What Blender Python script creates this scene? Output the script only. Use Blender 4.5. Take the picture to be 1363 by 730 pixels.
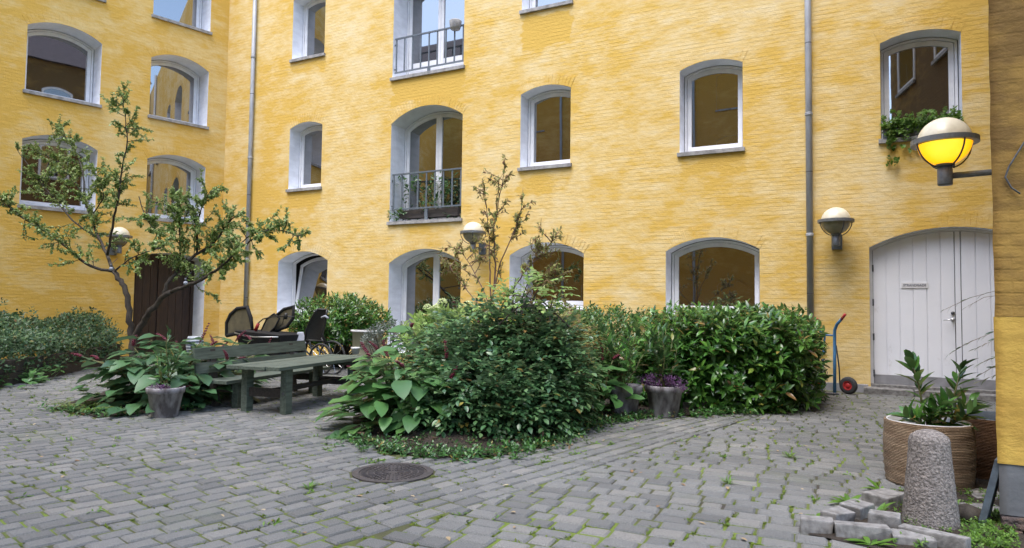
import bpy, bmesh, math, random
import numpy as np
from mathutils import Vector, Matrix
R = math.radians
random.seed(7); rng = np.random.default_rng(7)
C = bpy.context.scene.collection
for o in list(bpy.data.objects): bpy.data.objects.remove(o)
sc = bpy.context.scene

# ------------------------------------------------------------------ camera
H = 1.4
F_PX, CXP, CYP = 900.0, 681.5, 365.0
yaw, pitch, roll = R(27.530), R(2.740), R(0.732)
fw = np.array([-math.sin(yaw)*math.cos(pitch), math.cos(yaw)*math.cos(pitch), math.sin(pitch)])
_r = np.array([math.cos(yaw), math.sin(yaw), 0]); _u = np.cross(_r, fw)
cr = _r*math.cos(roll)+_u*math.sin(roll); cu = -_r*math.sin(roll)+_u*math.cos(roll)
cam_d = bpy.data.cameras.new('camera'); cam = bpy.data.objects.new('camera', cam_d); C.objects.link(cam)
cam_d.sensor_width = 36; cam_d.lens = F_PX/1363*36; cam_d.clip_end = 500; cam_d.clip_start = 0.05
cam.matrix_world = Matrix(((cr[0], cu[0], -fw[0], 0), (cr[1], cu[1], -fw[1], 0), (cr[2], cu[2], -fw[2], H), (0, 0, 0, 1)))
sc.camera = cam

# ------------------------------------------------------------------ light
w = bpy.data.worlds.new('World'); sc.world = w; w.use_nodes = True
wn = w.node_tree.nodes; wl_ = w.node_tree.links
sky = wn.new('ShaderNodeTexSky'); sky.sky_type = 'NISHITA'; sky.sun_disc = False
SUN_EL, SUN_AZ = R(68), R(188)      # azimuth clockwise from +Y
sky.sun_elevation = SUN_EL; sky.sun_rotation = SUN_AZ
sky.air_density = 1.0; sky.dust_density = 2.0; sky.ozone_density = 1.2
bg = wn['Background']; bg.inputs['Strength'].default_value = 0.15
wl_.new(sky.outputs[0], bg.inputs[0])
sun_d = bpy.data.lights.new('sun', 'SUN'); sun = bpy.data.objects.new('sun', sun_d); C.objects.link(sun)
sun_d.energy = 0.75; sun_d.angle = R(40); sun_d.color = (1.0, 0.985, 0.96)
sd = Vector((math.sin(SUN_AZ)*math.cos(SUN_EL), math.cos(SUN_AZ)*math.cos(SUN_EL), math.sin(SUN_EL)))
sun.rotation_euler = sd.to_track_quat('Z', 'Y').to_euler()
sc.view_settings.view_transform = 'Standard'; sc.view_settings.look = 'None'
sc.view_settings.gamma = 1; sc.view_settings.use_curve_mapping = False
sc.view_settings.exposure = 1.95

# ------------------------------------------------------------------ helpers
def ray(px, py): return cr*(px-CXP)/F_PX - cu*(py-CYP)/F_PX + fw
def A(px, py, Y):                      # point of the photo at depth Y
    d = ray(px, py); return d*(Y/d[1])+np.array([0, 0, H])
def G(px, py, z=0.0):                  # point of the photo at height z
    d = ray(px, py); return d*((z-H)/d[2])+np.array([0, 0, H])

def tag(o, label=None, cat=None, group=None, kind=None):
    if label: o['label'] = label
    if cat: o['category'] = cat
    if group: o['group'] = group
    if kind: o['kind'] = kind
    return o
def empty(name, label, cat, loc=(0, 0, 0), rz=0, group=None):
    o = bpy.data.objects.new(name, None); C.objects.link(o)
    o.location = tuple(float(v) for v in loc); o.rotation_euler = (0, 0, rz); o.empty_display_size = .1
    return tag(o, label, cat, group)
def link(name, me, mats, parent=None, smooth=False):
    o = bpy.data.objects.new(name, me); C.objects.link(o)
    for m in (mats if isinstance(mats, (list, tuple)) else [mats]): me.materials.append(m)
    if parent is not None: o.parent = parent
    if smooth:
        me.polygons.foreach_set('use_smooth', [True]*len(me.polygons))
    return o
def copy_tree(o, parent=None):
    c = o.copy(); C.objects.link(c)
    if parent is not None: c.parent = parent
    for ch in list(o.children): copy_tree(ch, c)
    return c

class MB:
    def __init__(s): s.v = []; s.f = []; s.m = []
    def add(s, vs, fs, mi=0):
        b = len(s.v); s.v += [tuple(float(q) for q in p) for p in vs]
        s.f += [tuple(i+b for i in f) for f in fs]; s.m += [mi]*len(fs); return s
    def box(s, x0, x1, y0, y1, z0, z1, mi=0, M=None, jit=0):
        vs = [(x, y, z) for x in (x0, x1) for y in (y0, y1) for z in (z0, z1)]
        if jit: vs = [tuple(c+random.uniform(-jit, jit) for c in p) for p in vs]
        if M is not None: vs = [M @ Vector(p) for p in vs]
        return s.add(vs, [(0, 1, 3, 2), (4, 6, 7, 5), (0, 4, 5, 1), (2, 3, 7, 6), (0, 2, 6, 4), (1, 5, 7, 3)], mi)
    def tube(s, pts, rad, n=8, mi=0, caps=True):
        pts = [np.array(p, float) for p in pts]; k = len(pts)
        if not hasattr(rad, '__len__'): rad = [rad]*k
        b = len(s.v); ref = None
        for i, p in enumerate(pts):
            t = pts[min(i+1, k-1)]-pts[max(i-1, 0)]; t = t/(np.linalg.norm(t)+1e-9)
            if ref is None: ref = np.array([0, 0, 1.]) if abs(t[2]) < .9 else np.array([1., 0, 0])
            a = ref-t*(ref@t); a /= np.linalg.norm(a)+1e-9; c = np.cross(t, a); ref = a
            for j in range(n):
                an = 2*math.pi*j/n; s.v.append(tuple(p+rad[i]*(a*math.cos(an)+c*math.sin(an))))
        for i in range(k-1):
            for j in range(n):
                q = b+i*n; s.f.append((q+j, q+(j+1) % n, q+n+(j+1) % n, q+n+j)); s.m.append(mi)
        if caps:
            s.f.append(tuple(b+j for j in range(n))[::-1]); s.f.append(tuple(b+(k-1)*n+j for j in range(n))); s.m += [mi, mi]
        return s
    def lathe(s, prof, n=32, mi=0, c=(0, 0, 0), jit=0, close=False):
        b = len(s.v); k = len(prof)
        for r, z in prof:
            for j in range(n):
                an = 2*math.pi*j/n; rr = r*(1+random.uniform(-jit, jit))
                s.v.append((c[0]+rr*math.cos(an), c[1]+rr*math.sin(an), c[2]+z))
        for i in range(k-1):
            for j in range(n):
                q = b+i*n; s.f.append((q+j, q+(j+1) % n, q+n+(j+1) % n, q+n+j)); s.m.append(mi)
        if close:
            s.f.append(tuple(b+j for j in range(n))[::-1]); s.f.append(tuple(b+(k-1)*n+j for j in range(n))); s.m += [mi, mi]
        return s
    def prism(s, poly, z0, z1, mi=0):
        n = len(poly); vs = [(x, y, z0) for x, y in poly]+[(x, y, z1) for x, y in poly]
        fs = [(i, (i+1) % n, n+(i+1) % n, n+i) for i in range(n)]+[tuple(range(n))[::-1], tuple(range(n, 2*n))]
        return s.add(vs, fs, mi)
    def ring(s, out, inn, y0, y1, mi=0):      # loops in xz, extruded along y (front y0)
        n = len(out)
        vs = [(x, y0, z) for x, z in out]+[(x, y0, z) for x, z in inn]+[(x, y1, z) for x, z in out]+[(x, y1, z) for x, z in inn]
        fs = []
        for i in range(n):
            j = (i+1) % n
            fs += [(i, j, n+j, n+i), (n+i, n+j, 3*n+j, 3*n+i), (i, 2*n+i, 2*n+j, j), (2*n+i, 3*n+i, 3*n+j, 2*n+j)]
        return s.add(vs, fs, mi)
    def mesh(s, name):
        me = bpy.data.meshes.new(name); me.from_pydata(s.v, [], s.f); me.polygons.foreach_set('material_index', s.m); me.update(); return me
    def build(s, name, mats, parent=None, smooth=False, bevel=0, fix=True):
        me = s.mesh(name)
        if fix or bevel:
            bm = bmesh.new(); bm.from_mesh(me)
            if bevel:
                es = [e for e in bm.edges if len(e.link_faces) == 2 and e.calc_face_angle(0) > .5]
                bmesh.ops.bevel(bm, geom=es, offset=bevel, segments=2, affect='EDGES', profile=.6)
            if fix: bmesh.ops.recalc_face_normals(bm, faces=bm.faces)
            bm.to_mesh(me); bm.free()
        return link(name, me, mats, parent, smooth)

def unit(a):
    a = np.asarray(a, float); return a/(np.linalg.norm(a, axis=-1, keepdims=True)+1e-9)
def leaves(name, P, D, U, L, W, m, parent=None, fold=.25, droop=.25, wp=(.75, 1.0, .62), ts=(.22, .5, .78), wav=0.0, mi=None):
    """one mesh of many leaf blades: base P, direction D, upper side U"""
    P = np.asarray(P, float); N = len(P); D = unit(D); U = np.asarray(U, float)
    S = np.cross(D, U); bad = np.linalg.norm(S, axis=1) < 1e-3; S[bad] = np.cross(D[bad], [1, 0, .3]); S = unit(S); Nn = np.cross(S, D)
    L = np.broadcast_to(np.asarray(L, float), (N,)); W = np.broadcast_to(np.asarray(W, float), (N,))
    dr = droop*rng.uniform(.4, 1.6, N)
    def mid(t): return P+D*(L*t)[:, None]-Nn*(dr*L*t*t)[:, None]
    k = len(ts); V = np.zeros((N, 2+3*k, 3)); V[:, 0] = P
    for i, (t, wd) in enumerate(zip(ts, wp)):
        c = mid(t); s_ = S*(W*wd*.5)[:, None]; up = Nn*(W*wd*.5*fold)[:, None]
        wv = Nn*(W*wav*rng.uniform(-1, 1, N))[:, None]; wv2 = Nn*(W*wav*rng.uniform(-1, 1, N))[:, None]
        V[:, 1+3*i] = c-s_+up+wv; V[:, 2+3*i] = c; V[:, 3+3*i] = c+s_+up+wv2
    V[:, 1+3*k] = mid(1.0)
    faces = [(0, 2, 1), (0, 3, 2)]
    for i in range(k-1):
        a = 1+3*i; faces += [(a, a+1, a+4, a+3), (a+1, a+2, a+5, a+4)]
    a = 1+3*(k-1); t_ = 1+3*k; faces += [(a, a+1, t_), (a+1, a+2, t_)]
    nv = 2+3*k
    lens = np.array([len(f) for f in faces]); idx = np.concatenate([np.array(f) for f in faces])
    allidx = (idx[None, :]+(np.arange(N)*nv)[:, None]).ravel(); tot = np.tile(lens, N)
    start = np.concatenate([[0], np.cumsum(tot)[:-1]])
    me = bpy.data.meshes.new(name); me.vertices.add(N*nv); me.vertices.foreach_set('co', V.ravel())
    me.loops.add(len(allidx)); me.loops.foreach_set('vertex_index', allidx.astype(np.int32))
    me.polygons.add(len(tot)); me.polygons.foreach_set('loop_start', start.astype(np.int32)); me.polygons.foreach_set('loop_total', tot.astype(np.int32))
    me.polygons.foreach_set('use_smooth', np.ones(len(tot), bool))
    me.update(calc_edges=True); me.validate()
    return link(name, me, m, parent)
def rdir(n, zmin=-1.0):
    z = rng.uniform(zmin, 1, n); a = rng.uniform(0, 2*math.pi, n); r = np.sqrt(1-z*z)
    return np.stack([r*np.cos(a), r*np.sin(a), z], 1)
def whorls(tips, axis, k, seg, L, a0, a1, Lv=.35, gold=2.4):
    """k leaves round the last `seg` metres of each shoot"""
    n = len(tips); axis = unit(axis); P = []; D = []; U = []; LL = []
    t1 = np.cross(axis, rdir(n)); t1 = unit(t1); t2 = np.cross(axis, t1); ph = rng.uniform(0, 6.28, n)
    for i in range(k):
        f = i/max(1, k-1); an = ph+gold*i+rng.normal(0, .25, n); al = a1+(a0-a1)*f+rng.normal(0, .15, n)
        rad = t1*np.cos(an)[:, None]+t2*np.sin(an)[:, None]
        P.append(tips-axis*(seg*(1-f)*rng.uniform(.8, 1.2, n))[:, None]); D.append(axis*np.cos(al)[:, None]+rad*np.sin(al)[:, None])
        U.append(axis+rng.normal(0, .18, (n, 3))+np.array([0, 0, .35])); LL.append(L*rng.uniform(1-Lv, 1+Lv*.6, n)*(1-.35*f))
    return np.concatenate(P), np.concatenate(D), np.concatenate(U), np.concatenate(LL)
def lumps(d, n=9, amp=.22):
    q = rdir(n); f = np.zeros(len(d))
    for i in range(n): f += np.exp(-((1-d@q[i])/.18))*rng.uniform(-.6, 1)
    return 1+amp*f

# ------------------------------------------------------------------ materials
def nm(name):
    m = bpy.data.materials.new(name); m.use_nodes = True; nt = m.node_tree
    return m, nt, nt.nodes, nt.links, nt.nodes['Principled BSDF']
def ramp(N, stops):
    r = N.new('ShaderNodeValToRGB'); e = r.color_ramp.elements
    while len(e) < len(stops): e.new(.5)
    for el, (p, c) in zip(e, stops): el.position = p; el.color = (*c, 1)
    return r
def noise(N, Lk, vec, scale, detail=4, rough=.55, sc3=None, dist=0):
    if sc3 is not None:
        mp = N.new('ShaderNodeMapping'); mp.inputs['Scale'].default_value = sc3; Lk.new(vec, mp.inputs[0]); vec = mp.outputs[0]
    n = N.new('ShaderNodeTexNoise'); n.inputs['Scale'].default_value = scale; n.inputs['Detail'].default_value = detail
    n.inputs['Roughness'].default_value = rough; n.inputs['Distortion'].default_value = dist; Lk.new(vec, n.inputs['Vector']); return n.outputs['Fac']
def mth(N, Lk, op, a, b=None, clamp=False):
    n = N.new('ShaderNodeMath'); n.operation = op; n.use_clamp = clamp
    for i, v in enumerate((a, b)):
        if v is None: continue
        if isinstance(v, (int, float)): n.inputs[i].default_value = v
        else: Lk.new(v, n.inputs[i])
    return n.outputs[0]
def mixc(N, Lk, fac, a, b, mode='MIX'):
    n = N.new('ShaderNodeMix'); n.data_type = 'RGBA'; n.blend_type = mode
    if isinstance(fac, (int, float)): n.inputs[0].default_value = fac
    else: Lk.new(fac, n.inputs[0])
    for i, v in ((6, a), (7, b)):
        if isinstance(v, tuple): n.inputs[i].default_value = (*v, 1)
        else: Lk.new(v, n.inputs[i])
    return n.outputs[2]
def bump(N, Lk, B, h, strength=.5, dist=.01):
    b = N.new('ShaderNodeBump'); b.inputs['Strength'].default_value = strength; b.inputs['Distance'].default_value = dist
    Lk.new(h, b.inputs['Height']); Lk.new(b.outputs[0], B.inputs['Normal'])
def simple(name, c1, c2=None, rough=.6, metal=0, scale=8, sc3=None, bmp=0, bscale=60, detail=5, lo=.35, hi=.65, bdist=.01):
    m, nt, N, Lk, B = nm(name); tc = N.new('ShaderNodeTexCoord').outputs['Object']
    B.inputs['Roughness'].default_value = rough; B.inputs['Metallic'].default_value = metal
    if c2 is None: c2 = tuple(x*.8 for x in c1)
    r = ramp(N, [(lo, c1), (hi, c2)]); Lk.new(noise(N, Lk, tc, scale, detail, sc3=sc3), r.inputs[0]); Lk.new(r.outputs[0], B.inputs['Base Color'])
    if bmp: bump(N, Lk, B, noise(N, Lk, tc, bscale, 4, sc3=sc3), bmp, bdist)
    return m
def leafmat(name, cols, rough=.38, transl=.18, spec=.5, back=1.25, old=False):
    m, nt, N, Lk, B = nm(name); g = N.new('ShaderNodeNewGeometry')
    n = len(cols); r = ramp(N, [((i/(n-1) if n > 1 else 0)*(.955 if old else 1), c) for i, c in enumerate(cols)]+([(.975, (.26, .22, .05)), (1.0, (.20, .11, .04))] if old else [])); Lk.new(g.outputs['Random Per Island'], r.inputs[0])
    tc = N.new('ShaderNodeTexCoord').outputs['Object']
    v = mth(N, Lk, 'MULTIPLY_ADD', noise(N, Lk, tc, 3.0, 2), .5); v.node.inputs[2].default_value = .75
    hv = N.new('ShaderNodeHueSaturation'); Lk.new(r.outputs[0], hv.inputs['Color']); Lk.new(v, hv.inputs['Value'])
    lite = mixc(N, Lk, g.outputs['Backfacing'], hv.outputs[0], (.0, .0, .0)); 
    hb = N.new('ShaderNodeHueSaturation'); hb.inputs['Value'].default_value = back; hb.inputs['Saturation'].default_value = .8; Lk.new(hv.outputs[0], hb.inputs['Color'])
    col = mixc(N, Lk, g.outputs['Backfacing'], hv.outputs[0], hb.outputs[0])
    Lk.new(col, B.inputs['Base Color']); B.inputs['Roughness'].default_value = rough; B.inputs['Specular IOR Level'].default_value = spec
    t = N.new('ShaderNodeBsdfTranslucent'); hy = N.new('ShaderNodeHueSaturation'); hy.inputs['Hue'].default_value = .475; hy.inputs['Value'].default_value = 1.5; Lk.new(col, hy.inputs['Color']); Lk.new(hy.outputs[0], t.inputs[0])
    mx = N.new('ShaderNodeMixShader'); mx.inputs[0].default_value = transl; out = N['Material Output']
    Lk.new(B.outputs[0], mx.inputs[1]); Lk.new(t.outputs[0], mx.inputs[2]); Lk.new(mx.outputs[0], out.inputs[0])
    return m

def wallmat(name, pale, ochre, deep, patches=(), seed=0.0, mix_bias=.5, rows=1.0, stretch=1.0):
    m, nt, N, Lk, B = nm(name); tc = N.new('ShaderNodeTexCoord').outputs['Object']
    mp0 = N.new('ShaderNodeMapping'); mp0.inputs['Location'].default_value = (seed, seed*.7, seed*.3); Lk.new(tc, mp0.inputs[0]); vv = mp0.outputs[0]
    sx = N.new('ShaderNodeSeparateXYZ'); Lk.new(tc, sx.inputs[0])
    big = noise(N, Lk, vv, .38, 5, .6)
    med = noise(N, Lk, vv, 1.3, 6, .62, sc3=(.8, .8, 1.5))
    streak = noise(N, Lk, vv, 2.2, 6, .65, sc3=(.7, .7, 1+2.0*stretch), dist=.3)
    fine = noise(N, Lk, vv, 9, 4, .6, sc3=(.6, .6, 1+1.5*stretch))
    f = mth(N, Lk, 'ADD', mth(N, Lk, 'MULTIPLY', big, .9), mth(N, Lk, 'MULTIPLY', med, .7))
    f = mth(N, Lk, 'ADD', f, mth(N, Lk, 'MULTIPLY', streak, .38)); f = mth(N, Lk, 'ADD', f, mth(N, Lk, 'MULTIPLY', fine, .3))
    blot = noise(N, Lk, vv, 3.2, 5, .6, sc3=(.7, .7, 1.6)); f = mth(N, Lk, 'ADD', f, mth(N, Lk, 'MULTIPLY', mth(N, Lk, 'SUBTRACT', blot, .5), .6))
    f = mth(N, Lk, 'SUBTRACT', f, 1.14-mix_bias); f = mth(N, Lk, 'MULTIPLY_ADD', f, 1.75); f.node.inputs[2].default_value = .12; f.node.use_clamp = True
    # newer limewash coats and deeper ochre patches below some sills
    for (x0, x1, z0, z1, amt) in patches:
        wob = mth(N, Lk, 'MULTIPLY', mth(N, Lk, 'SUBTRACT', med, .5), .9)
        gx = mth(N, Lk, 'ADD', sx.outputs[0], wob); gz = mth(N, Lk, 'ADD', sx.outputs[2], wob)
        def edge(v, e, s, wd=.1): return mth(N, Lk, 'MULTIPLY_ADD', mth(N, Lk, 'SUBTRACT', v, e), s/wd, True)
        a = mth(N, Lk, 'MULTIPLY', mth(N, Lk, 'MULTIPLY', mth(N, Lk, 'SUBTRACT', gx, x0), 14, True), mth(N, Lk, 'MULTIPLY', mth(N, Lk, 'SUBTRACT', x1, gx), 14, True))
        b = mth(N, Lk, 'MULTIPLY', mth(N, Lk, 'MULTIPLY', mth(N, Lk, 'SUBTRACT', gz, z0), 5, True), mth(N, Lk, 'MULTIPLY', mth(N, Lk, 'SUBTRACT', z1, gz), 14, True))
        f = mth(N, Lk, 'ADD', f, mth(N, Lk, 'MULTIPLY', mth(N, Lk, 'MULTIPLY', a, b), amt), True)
    r = ramp(N, [(0, pale), (.55, ochre), (1, deep)]); Lk.new(f, r.inputs[0])
    # dirt specks and thin dark scuffs along the courses
    sp = noise(N, Lk, vv, 5, 6, .7, sc3=(.45, .45, 1+2*stretch)); spr = ramp(N, [(.70, (0, 0, 0)), (.80, (1, 1, 1))]); Lk.new(sp, spr.inputs[0])
    col = mixc(N, Lk, mth(N, Lk, 'MULTIPLY', spr.outputs[0], .28), r.outputs[0], (.22, .15, .07))
    # brick courses under the limewash
    wx = noise(N, Lk, vv, 1.6, 3); wz = noise(N, Lk, vv, 2.3, 3, sc3=(1, 1, .6))
    wz2 = noise(N, Lk, vv, 3.5, 4, .6, sc3=(.5, .5, 1.2))
    cb = N.new('ShaderNodeCombineXYZ'); Lk.new(mth(N, Lk, 'MULTIPLY_ADD', wx, .06), cb.inputs[0]); cb.inputs[0].links[0].from_node.inputs[2].default_value = 0
    Lk.new(mth(N, Lk, 'ADD', sx.outputs[0], mth(N, Lk, 'MULTIPLY', wx, .06)), cb.inputs[0]); Lk.new(mth(N, Lk, 'ADD', sx.outputs[2], mth(N, Lk, 'ADD', mth(N, Lk, 'MULTIPLY', wz, .022), mth(N, Lk, 'MULTIPLY', wz2, .016))), cb.inputs[1])
    br = N.new('ShaderNodeTexBrick'); br.inputs['Scale'].default_value = 1; br.inputs['Brick Width'].default_value = .235; br.inputs['Row Height'].default_value = .077
    br.inputs['Mortar Size'].default_value = .012; br.inputs['Mortar Smooth'].default_value = .9; Lk.new(cb.outputs[0], br.inputs['Vector'])
    br.inputs['Color1'].default_value = (1, 1, 1, 1); br.inputs['Color2'].default_value = (.72, .72, .72, 1); br.inputs['Mortar'].default_value = (.25, .25, .25, 1)
    bw = N.new('ShaderNodeRGBToBW'); Lk.new(br.outputs[0], bw.inputs[0])
    cz = mth(N, Lk, 'ADD', sx.outputs[2], mth(N, Lk, 'ADD', mth(N, Lk, 'MULTIPLY', wz, .022), mth(N, Lk, 'MULTIPLY', wz2, .016)))
    row = mth(N, Lk, 'SINE', mth(N, Lk, 'MULTIPLY', cz, 2*math.pi/.077))
    row = mth(N, Lk, 'MULTIPLY', mth(N, Lk, 'ADD', row, 1.0), .5)
    patchy = ramp(N, [(.38, (.22, .22, .22)), (.64, (1, 1, 1))]); Lk.new(noise(N, Lk, vv, 1.1, 4), patchy.inputs[0])
    hmask = mth(N, Lk, 'MULTIPLY', mth(N, Lk, 'ADD', mth(N, Lk, 'MULTIPLY', mth(N, Lk, 'MULTIPLY', row, blot), .50*rows), mth(N, Lk, 'MULTIPLY', bw.outputs[0], .62*rows)), patchy.outputs[0])
    rough1 = noise(N, Lk, vv, 11, 6, .62, sc3=(.8, .8, 1.25)); rough2 = noise(N, Lk, vv, 70, 3, .6)
    h = mth(N, Lk, 'ADD', mth(N, Lk, 'MULTIPLY', hmask, .9), mth(N, Lk, 'ADD', mth(N, Lk, 'MULTIPLY', rough1, 2.0), mth(N, Lk, 'MULTIPLY', rough2, .35)))
    Lk.new(col, B.inputs['Base Color']); B.inputs['Roughness'].default_value = .9; B.inputs['Specular IOR Level'].default_value = .2
    bump(N, Lk, B, h, .42, .013)
    return m

M = {}
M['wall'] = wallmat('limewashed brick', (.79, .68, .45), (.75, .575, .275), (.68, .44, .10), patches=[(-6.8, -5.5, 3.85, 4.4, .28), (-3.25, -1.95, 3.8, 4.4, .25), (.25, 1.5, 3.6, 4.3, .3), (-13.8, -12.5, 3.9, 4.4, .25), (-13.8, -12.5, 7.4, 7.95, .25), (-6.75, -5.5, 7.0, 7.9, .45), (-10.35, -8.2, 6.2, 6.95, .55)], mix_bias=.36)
M['wall2'] = wallmat('limewashed brick warm', (.78, .66, .41), (.755, .56, .235), (.69, .43, .09), seed=13.7, mix_bias=.46)
M['wall3'] = wallmat('limewashed brick opposite', (.70, .50, .20), (.62, .38, .10), (.5, .27, .05), seed=31.2)
M['white'] = simple('white paint', (.80, .80, .81), (.70, .70, .72), .45, scale=5, bmp=.15, bscale=40)
M['reveal'] = simple('white limewash', (.84, .86, .91), (.73, .745, .79), .85, scale=3, bmp=.5, bscale=14, sc3=(1, 1, 2.5))
M['stone'] = simple('sill stone', (.40, .39, .38), (.22, .215, .21), .85, scale=9, bmp=.5, bscale=50)
def glassmat():
    m, nt, N, Lk, B = nm('window glass'); B.inputs['Base Color'].default_value = (.010, .010, .010, 1)
    B.inputs['Roughness'].default_value = .015; B.inputs['IOR'].default_value = 3.6
    tc = N.new('ShaderNodeTexCoord').outputs['Object']; bump(N, Lk, B, noise(N, Lk, tc, 1.1, 1), .012, .05); return m
M['glass'] = glassmat()
M['zinc'] = simple('zinc', (.40, .42, .45), (.29, .305, .33), .55, .1, scale=6, sc3=(1, 1, .4), bmp=.1)
M['rail'] = simple('railing paint', (.14, .165, .19), (.10, .12, .14), .5, .0, scale=20)
M['iron'] = simple('dark iron', (.10, .105, .115), (.06, .062, .07), .55, .3, scale=30, bmp=.2)
M['lampgrey'] = simple('lamp grey paint', (.19, .205, .22), (.13, .14, .15), .45, .2, scale=20)
M['globe'] = simple('opal glass', (.78, .72, .56), (.66, .60, .45), .3, scale=10)
M['bowl'] = simple('grey lamp bowl', (.30, .28, .21), (.22, .21, .16), .25, scale=8)
def litmat():
    m, nt, N, Lk, B = nm('lit yellow bowl'); tc = N.new('ShaderNodeTexCoord').outputs['Object']
    lw_ = N.new('ShaderNodeLayerWeight'); lw_.inputs[0].default_value = .45; f_ = mth(N, Lk, 'ADD', lw_.outputs['Facing'], mth(N, Lk, 'MULTIPLY', noise(N, Lk, tc, 9, 4, sc3=(1, 1, .5)), .25)); r = ramp(N, [(.15, (1.0, .66, .04)), (.5, (1.0, .52, .008)), (.95, (.85, .30, .0))]); Lk.new(f_, r.inputs[0])
    Lk.new(r.outputs[0], B.inputs['Base Color']); Lk.new(r.outputs[0], B.inputs['Emission Color']); B.inputs['Emission Strength'].default_value = .36; B.inputs['Roughness'].default_value = .25; return m
M['lit'] = litmat()
M['soil'] = simple('soil', (.020, .014, .009), (.038, .027, .017), .95, scale=14, bmp=1, bscale=40, bdist=.03)
M['bark'] = simple('bark', (.022, .017, .013), (.055, .045, .034), .9, scale=18, sc3=(1, 1, .3), bmp=.9, bscale=40)
M['twig'] = simple('twig bark', (.13, .075, .05), (.20, .12, .08), .8, scale=20)
M['gstem'] = simple('green stem', (.10, .12, .035), (.15, .13, .05), .6, scale=20)
M['greenwood'] = simple('green stained wood', (.098, .122, .094), (.050, .063, .048), .78, scale=3, sc3=(1, 12, 12), bmp=.4, bscale=8, detail=6)
M['darkwood'] = simple('dark weathered wood', (.055, .045, .038), (.028, .023, .02), .85, scale=4, sc3=(1, 10, 10), bmp=.5, bscale=10)
def doormat():
    m, nt, N, Lk, B = nm('white door paint'); tc = N.new('ShaderNodeTexCoord').outputs['Object']; sx = N.new('ShaderNodeSeparateXYZ'); Lk.new(tc, sx.inputs[0])
    r = ramp(N, [(.35, (.86, .875, .92)), (.65, (.80, .82, .87))]); Lk.new(noise(N, Lk, tc, 1.2, 5), r.inputs[0])
    low = mth(N, Lk, 'MULTIPLY', mth(N, Lk, 'SUBTRACT', 1.0, sx.outputs[2]), .45, True)
    sp = ramp(N, [(.64, (0, 0, 0)), (.78, (1, 1, 1))]); Lk.new(mth(N, Lk, 'ADD', noise(N, Lk, tc, 9, 7, .7, sc3=(1, 1, .5)), mth(N, Lk, 'MULTIPLY', low, .35)), sp.inputs[0])
    Lk.new(mixc(N, Lk, mth(N, Lk, 'MULTIPLY', sp.outputs[0], .34), r.outputs[0], (.42, .40, .37)), B.inputs['Base Color']); B.inputs['Roughness'].default_value = .5
    bump(N, Lk, B, noise(N, Lk, tc, 30, 4), .1, .01); return m
M['door'] = doormat()
M['browndoor'] = simple('brown door', (.06, .03, .016), (.035, .018, .011), .5, scale=4, sc3=(8, 8, 1), bmp=.2)
M['kick'] = simple('grey kick board', (.30, .30, .32), (.21, .21, .22), .7, scale=5)
M['granite'] = simple('granite', (.27, .24, .22), (.13, .115, .105), .9, scale=55, detail=6, bmp=1.0, bscale=70, bdist=.02, lo=.4, hi=.6)
M['kerb'] = simple('kerb stone', (.25, .243, .232), (.105, .10, .094), .9, scale=16, detail=8, bmp=.7, bscale=34, bdist=.009)
M['slate'] = simple('slate board', (.10, .13, .16), (.05, .06, .075), .6, scale=7, bmp=.3)
M['terracotta'] = simple('weathered pot', (.33, .315, .33), (.085, .072, .075), .85, scale=7, sc3=(1.4, 1.4, .55), bmp=.4, bscale=40, detail=8)
M['whitepot'] = simple('white pot', (.62, .62, .62), (.5, .5, .5), .5, scale=8)
M['black'] = simple('black fabric', (.006, .006, .007), (.012, .012, .013), .9, scale=30)
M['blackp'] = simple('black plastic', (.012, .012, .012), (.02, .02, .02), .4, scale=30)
M['red'] = simple('red plastic', (.42, .03, .03), (.30, .02, .02), .4, scale=20)
M['blue'] = simple('blue tube paint', (.045, .17, .33), (.03, .11, .22), .45, scale=25)
M['tyre'] = simple('rubber', (.022, .022, .024), (.035, .035, .036), .8, scale=30)
M['silver'] = simple('bright metal', (.6, .6, .6), (.5, .5, .5), .3, .8, scale=20)
M['greycloth'] = simple('grey cloth', (.36, .38, .44), (.28, .30, .35), .85, scale=12)
M['film'] = simple('clear film', (.10, .09, .065), (.15, .13, .085), .25, scale=5)
M['castiron'] = simple('cast iron', (.085, .075, .075), (.05, .044, .044), .6, .3, scale=30, bmp=.5, bscale=60)
M['berry'] = simple('dark red berries', (.16, .008, .03), (.07, .004, .014), .35, scale=60)
M['cream'] = simple('cream flowers', (.62, .66, .36), (.45, .55, .22), .7, scale=30)
M['purple'] = leafmat('purple heather', [(.045, .012, .05), (.085, .025, .095), (.12, .045, .135)], .6)
M['laurel'] = leafmat('laurel leaf', [(.022, .075, .014), (.040, .120, .020), (.065, .175, .028), (.11, .25, .04)], .26, .15, .6, old=True)
M['euon'] = leafmat('spindle leaf', [(.022, .075, .016), (.04, .12, .025), (.075, .18, .04)], .32, .15, old=True)
M['rose'] = leafmat('rose leaf', [(.026, .075, .030), (.042, .110, .038), (.07, .155, .055), (.12, .21, .085)], .32, .14, .6, old=True)
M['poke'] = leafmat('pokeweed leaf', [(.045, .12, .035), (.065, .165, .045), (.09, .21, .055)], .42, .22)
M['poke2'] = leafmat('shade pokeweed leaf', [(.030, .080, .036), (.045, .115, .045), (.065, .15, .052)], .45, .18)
M['treeleaf'] = leafmat('tree leaf', [(.07, .15, .024), (.12, .21, .04), (.20, .30, .07), (.36, .43, .19)], .42, .25)
M['copper'] = leafmat('copper leaf', [(.19, .10, .045), (.22, .19, .05), (.17, .23, .05), (.32, .28, .10)], .5, .3)
M['ivy'] = leafmat('shade leaf', [(.018, .050, .020), (.032, .082, .03), (.048, .112, .040), (.085, .15, .05)], .5, .15, old=True)
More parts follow.
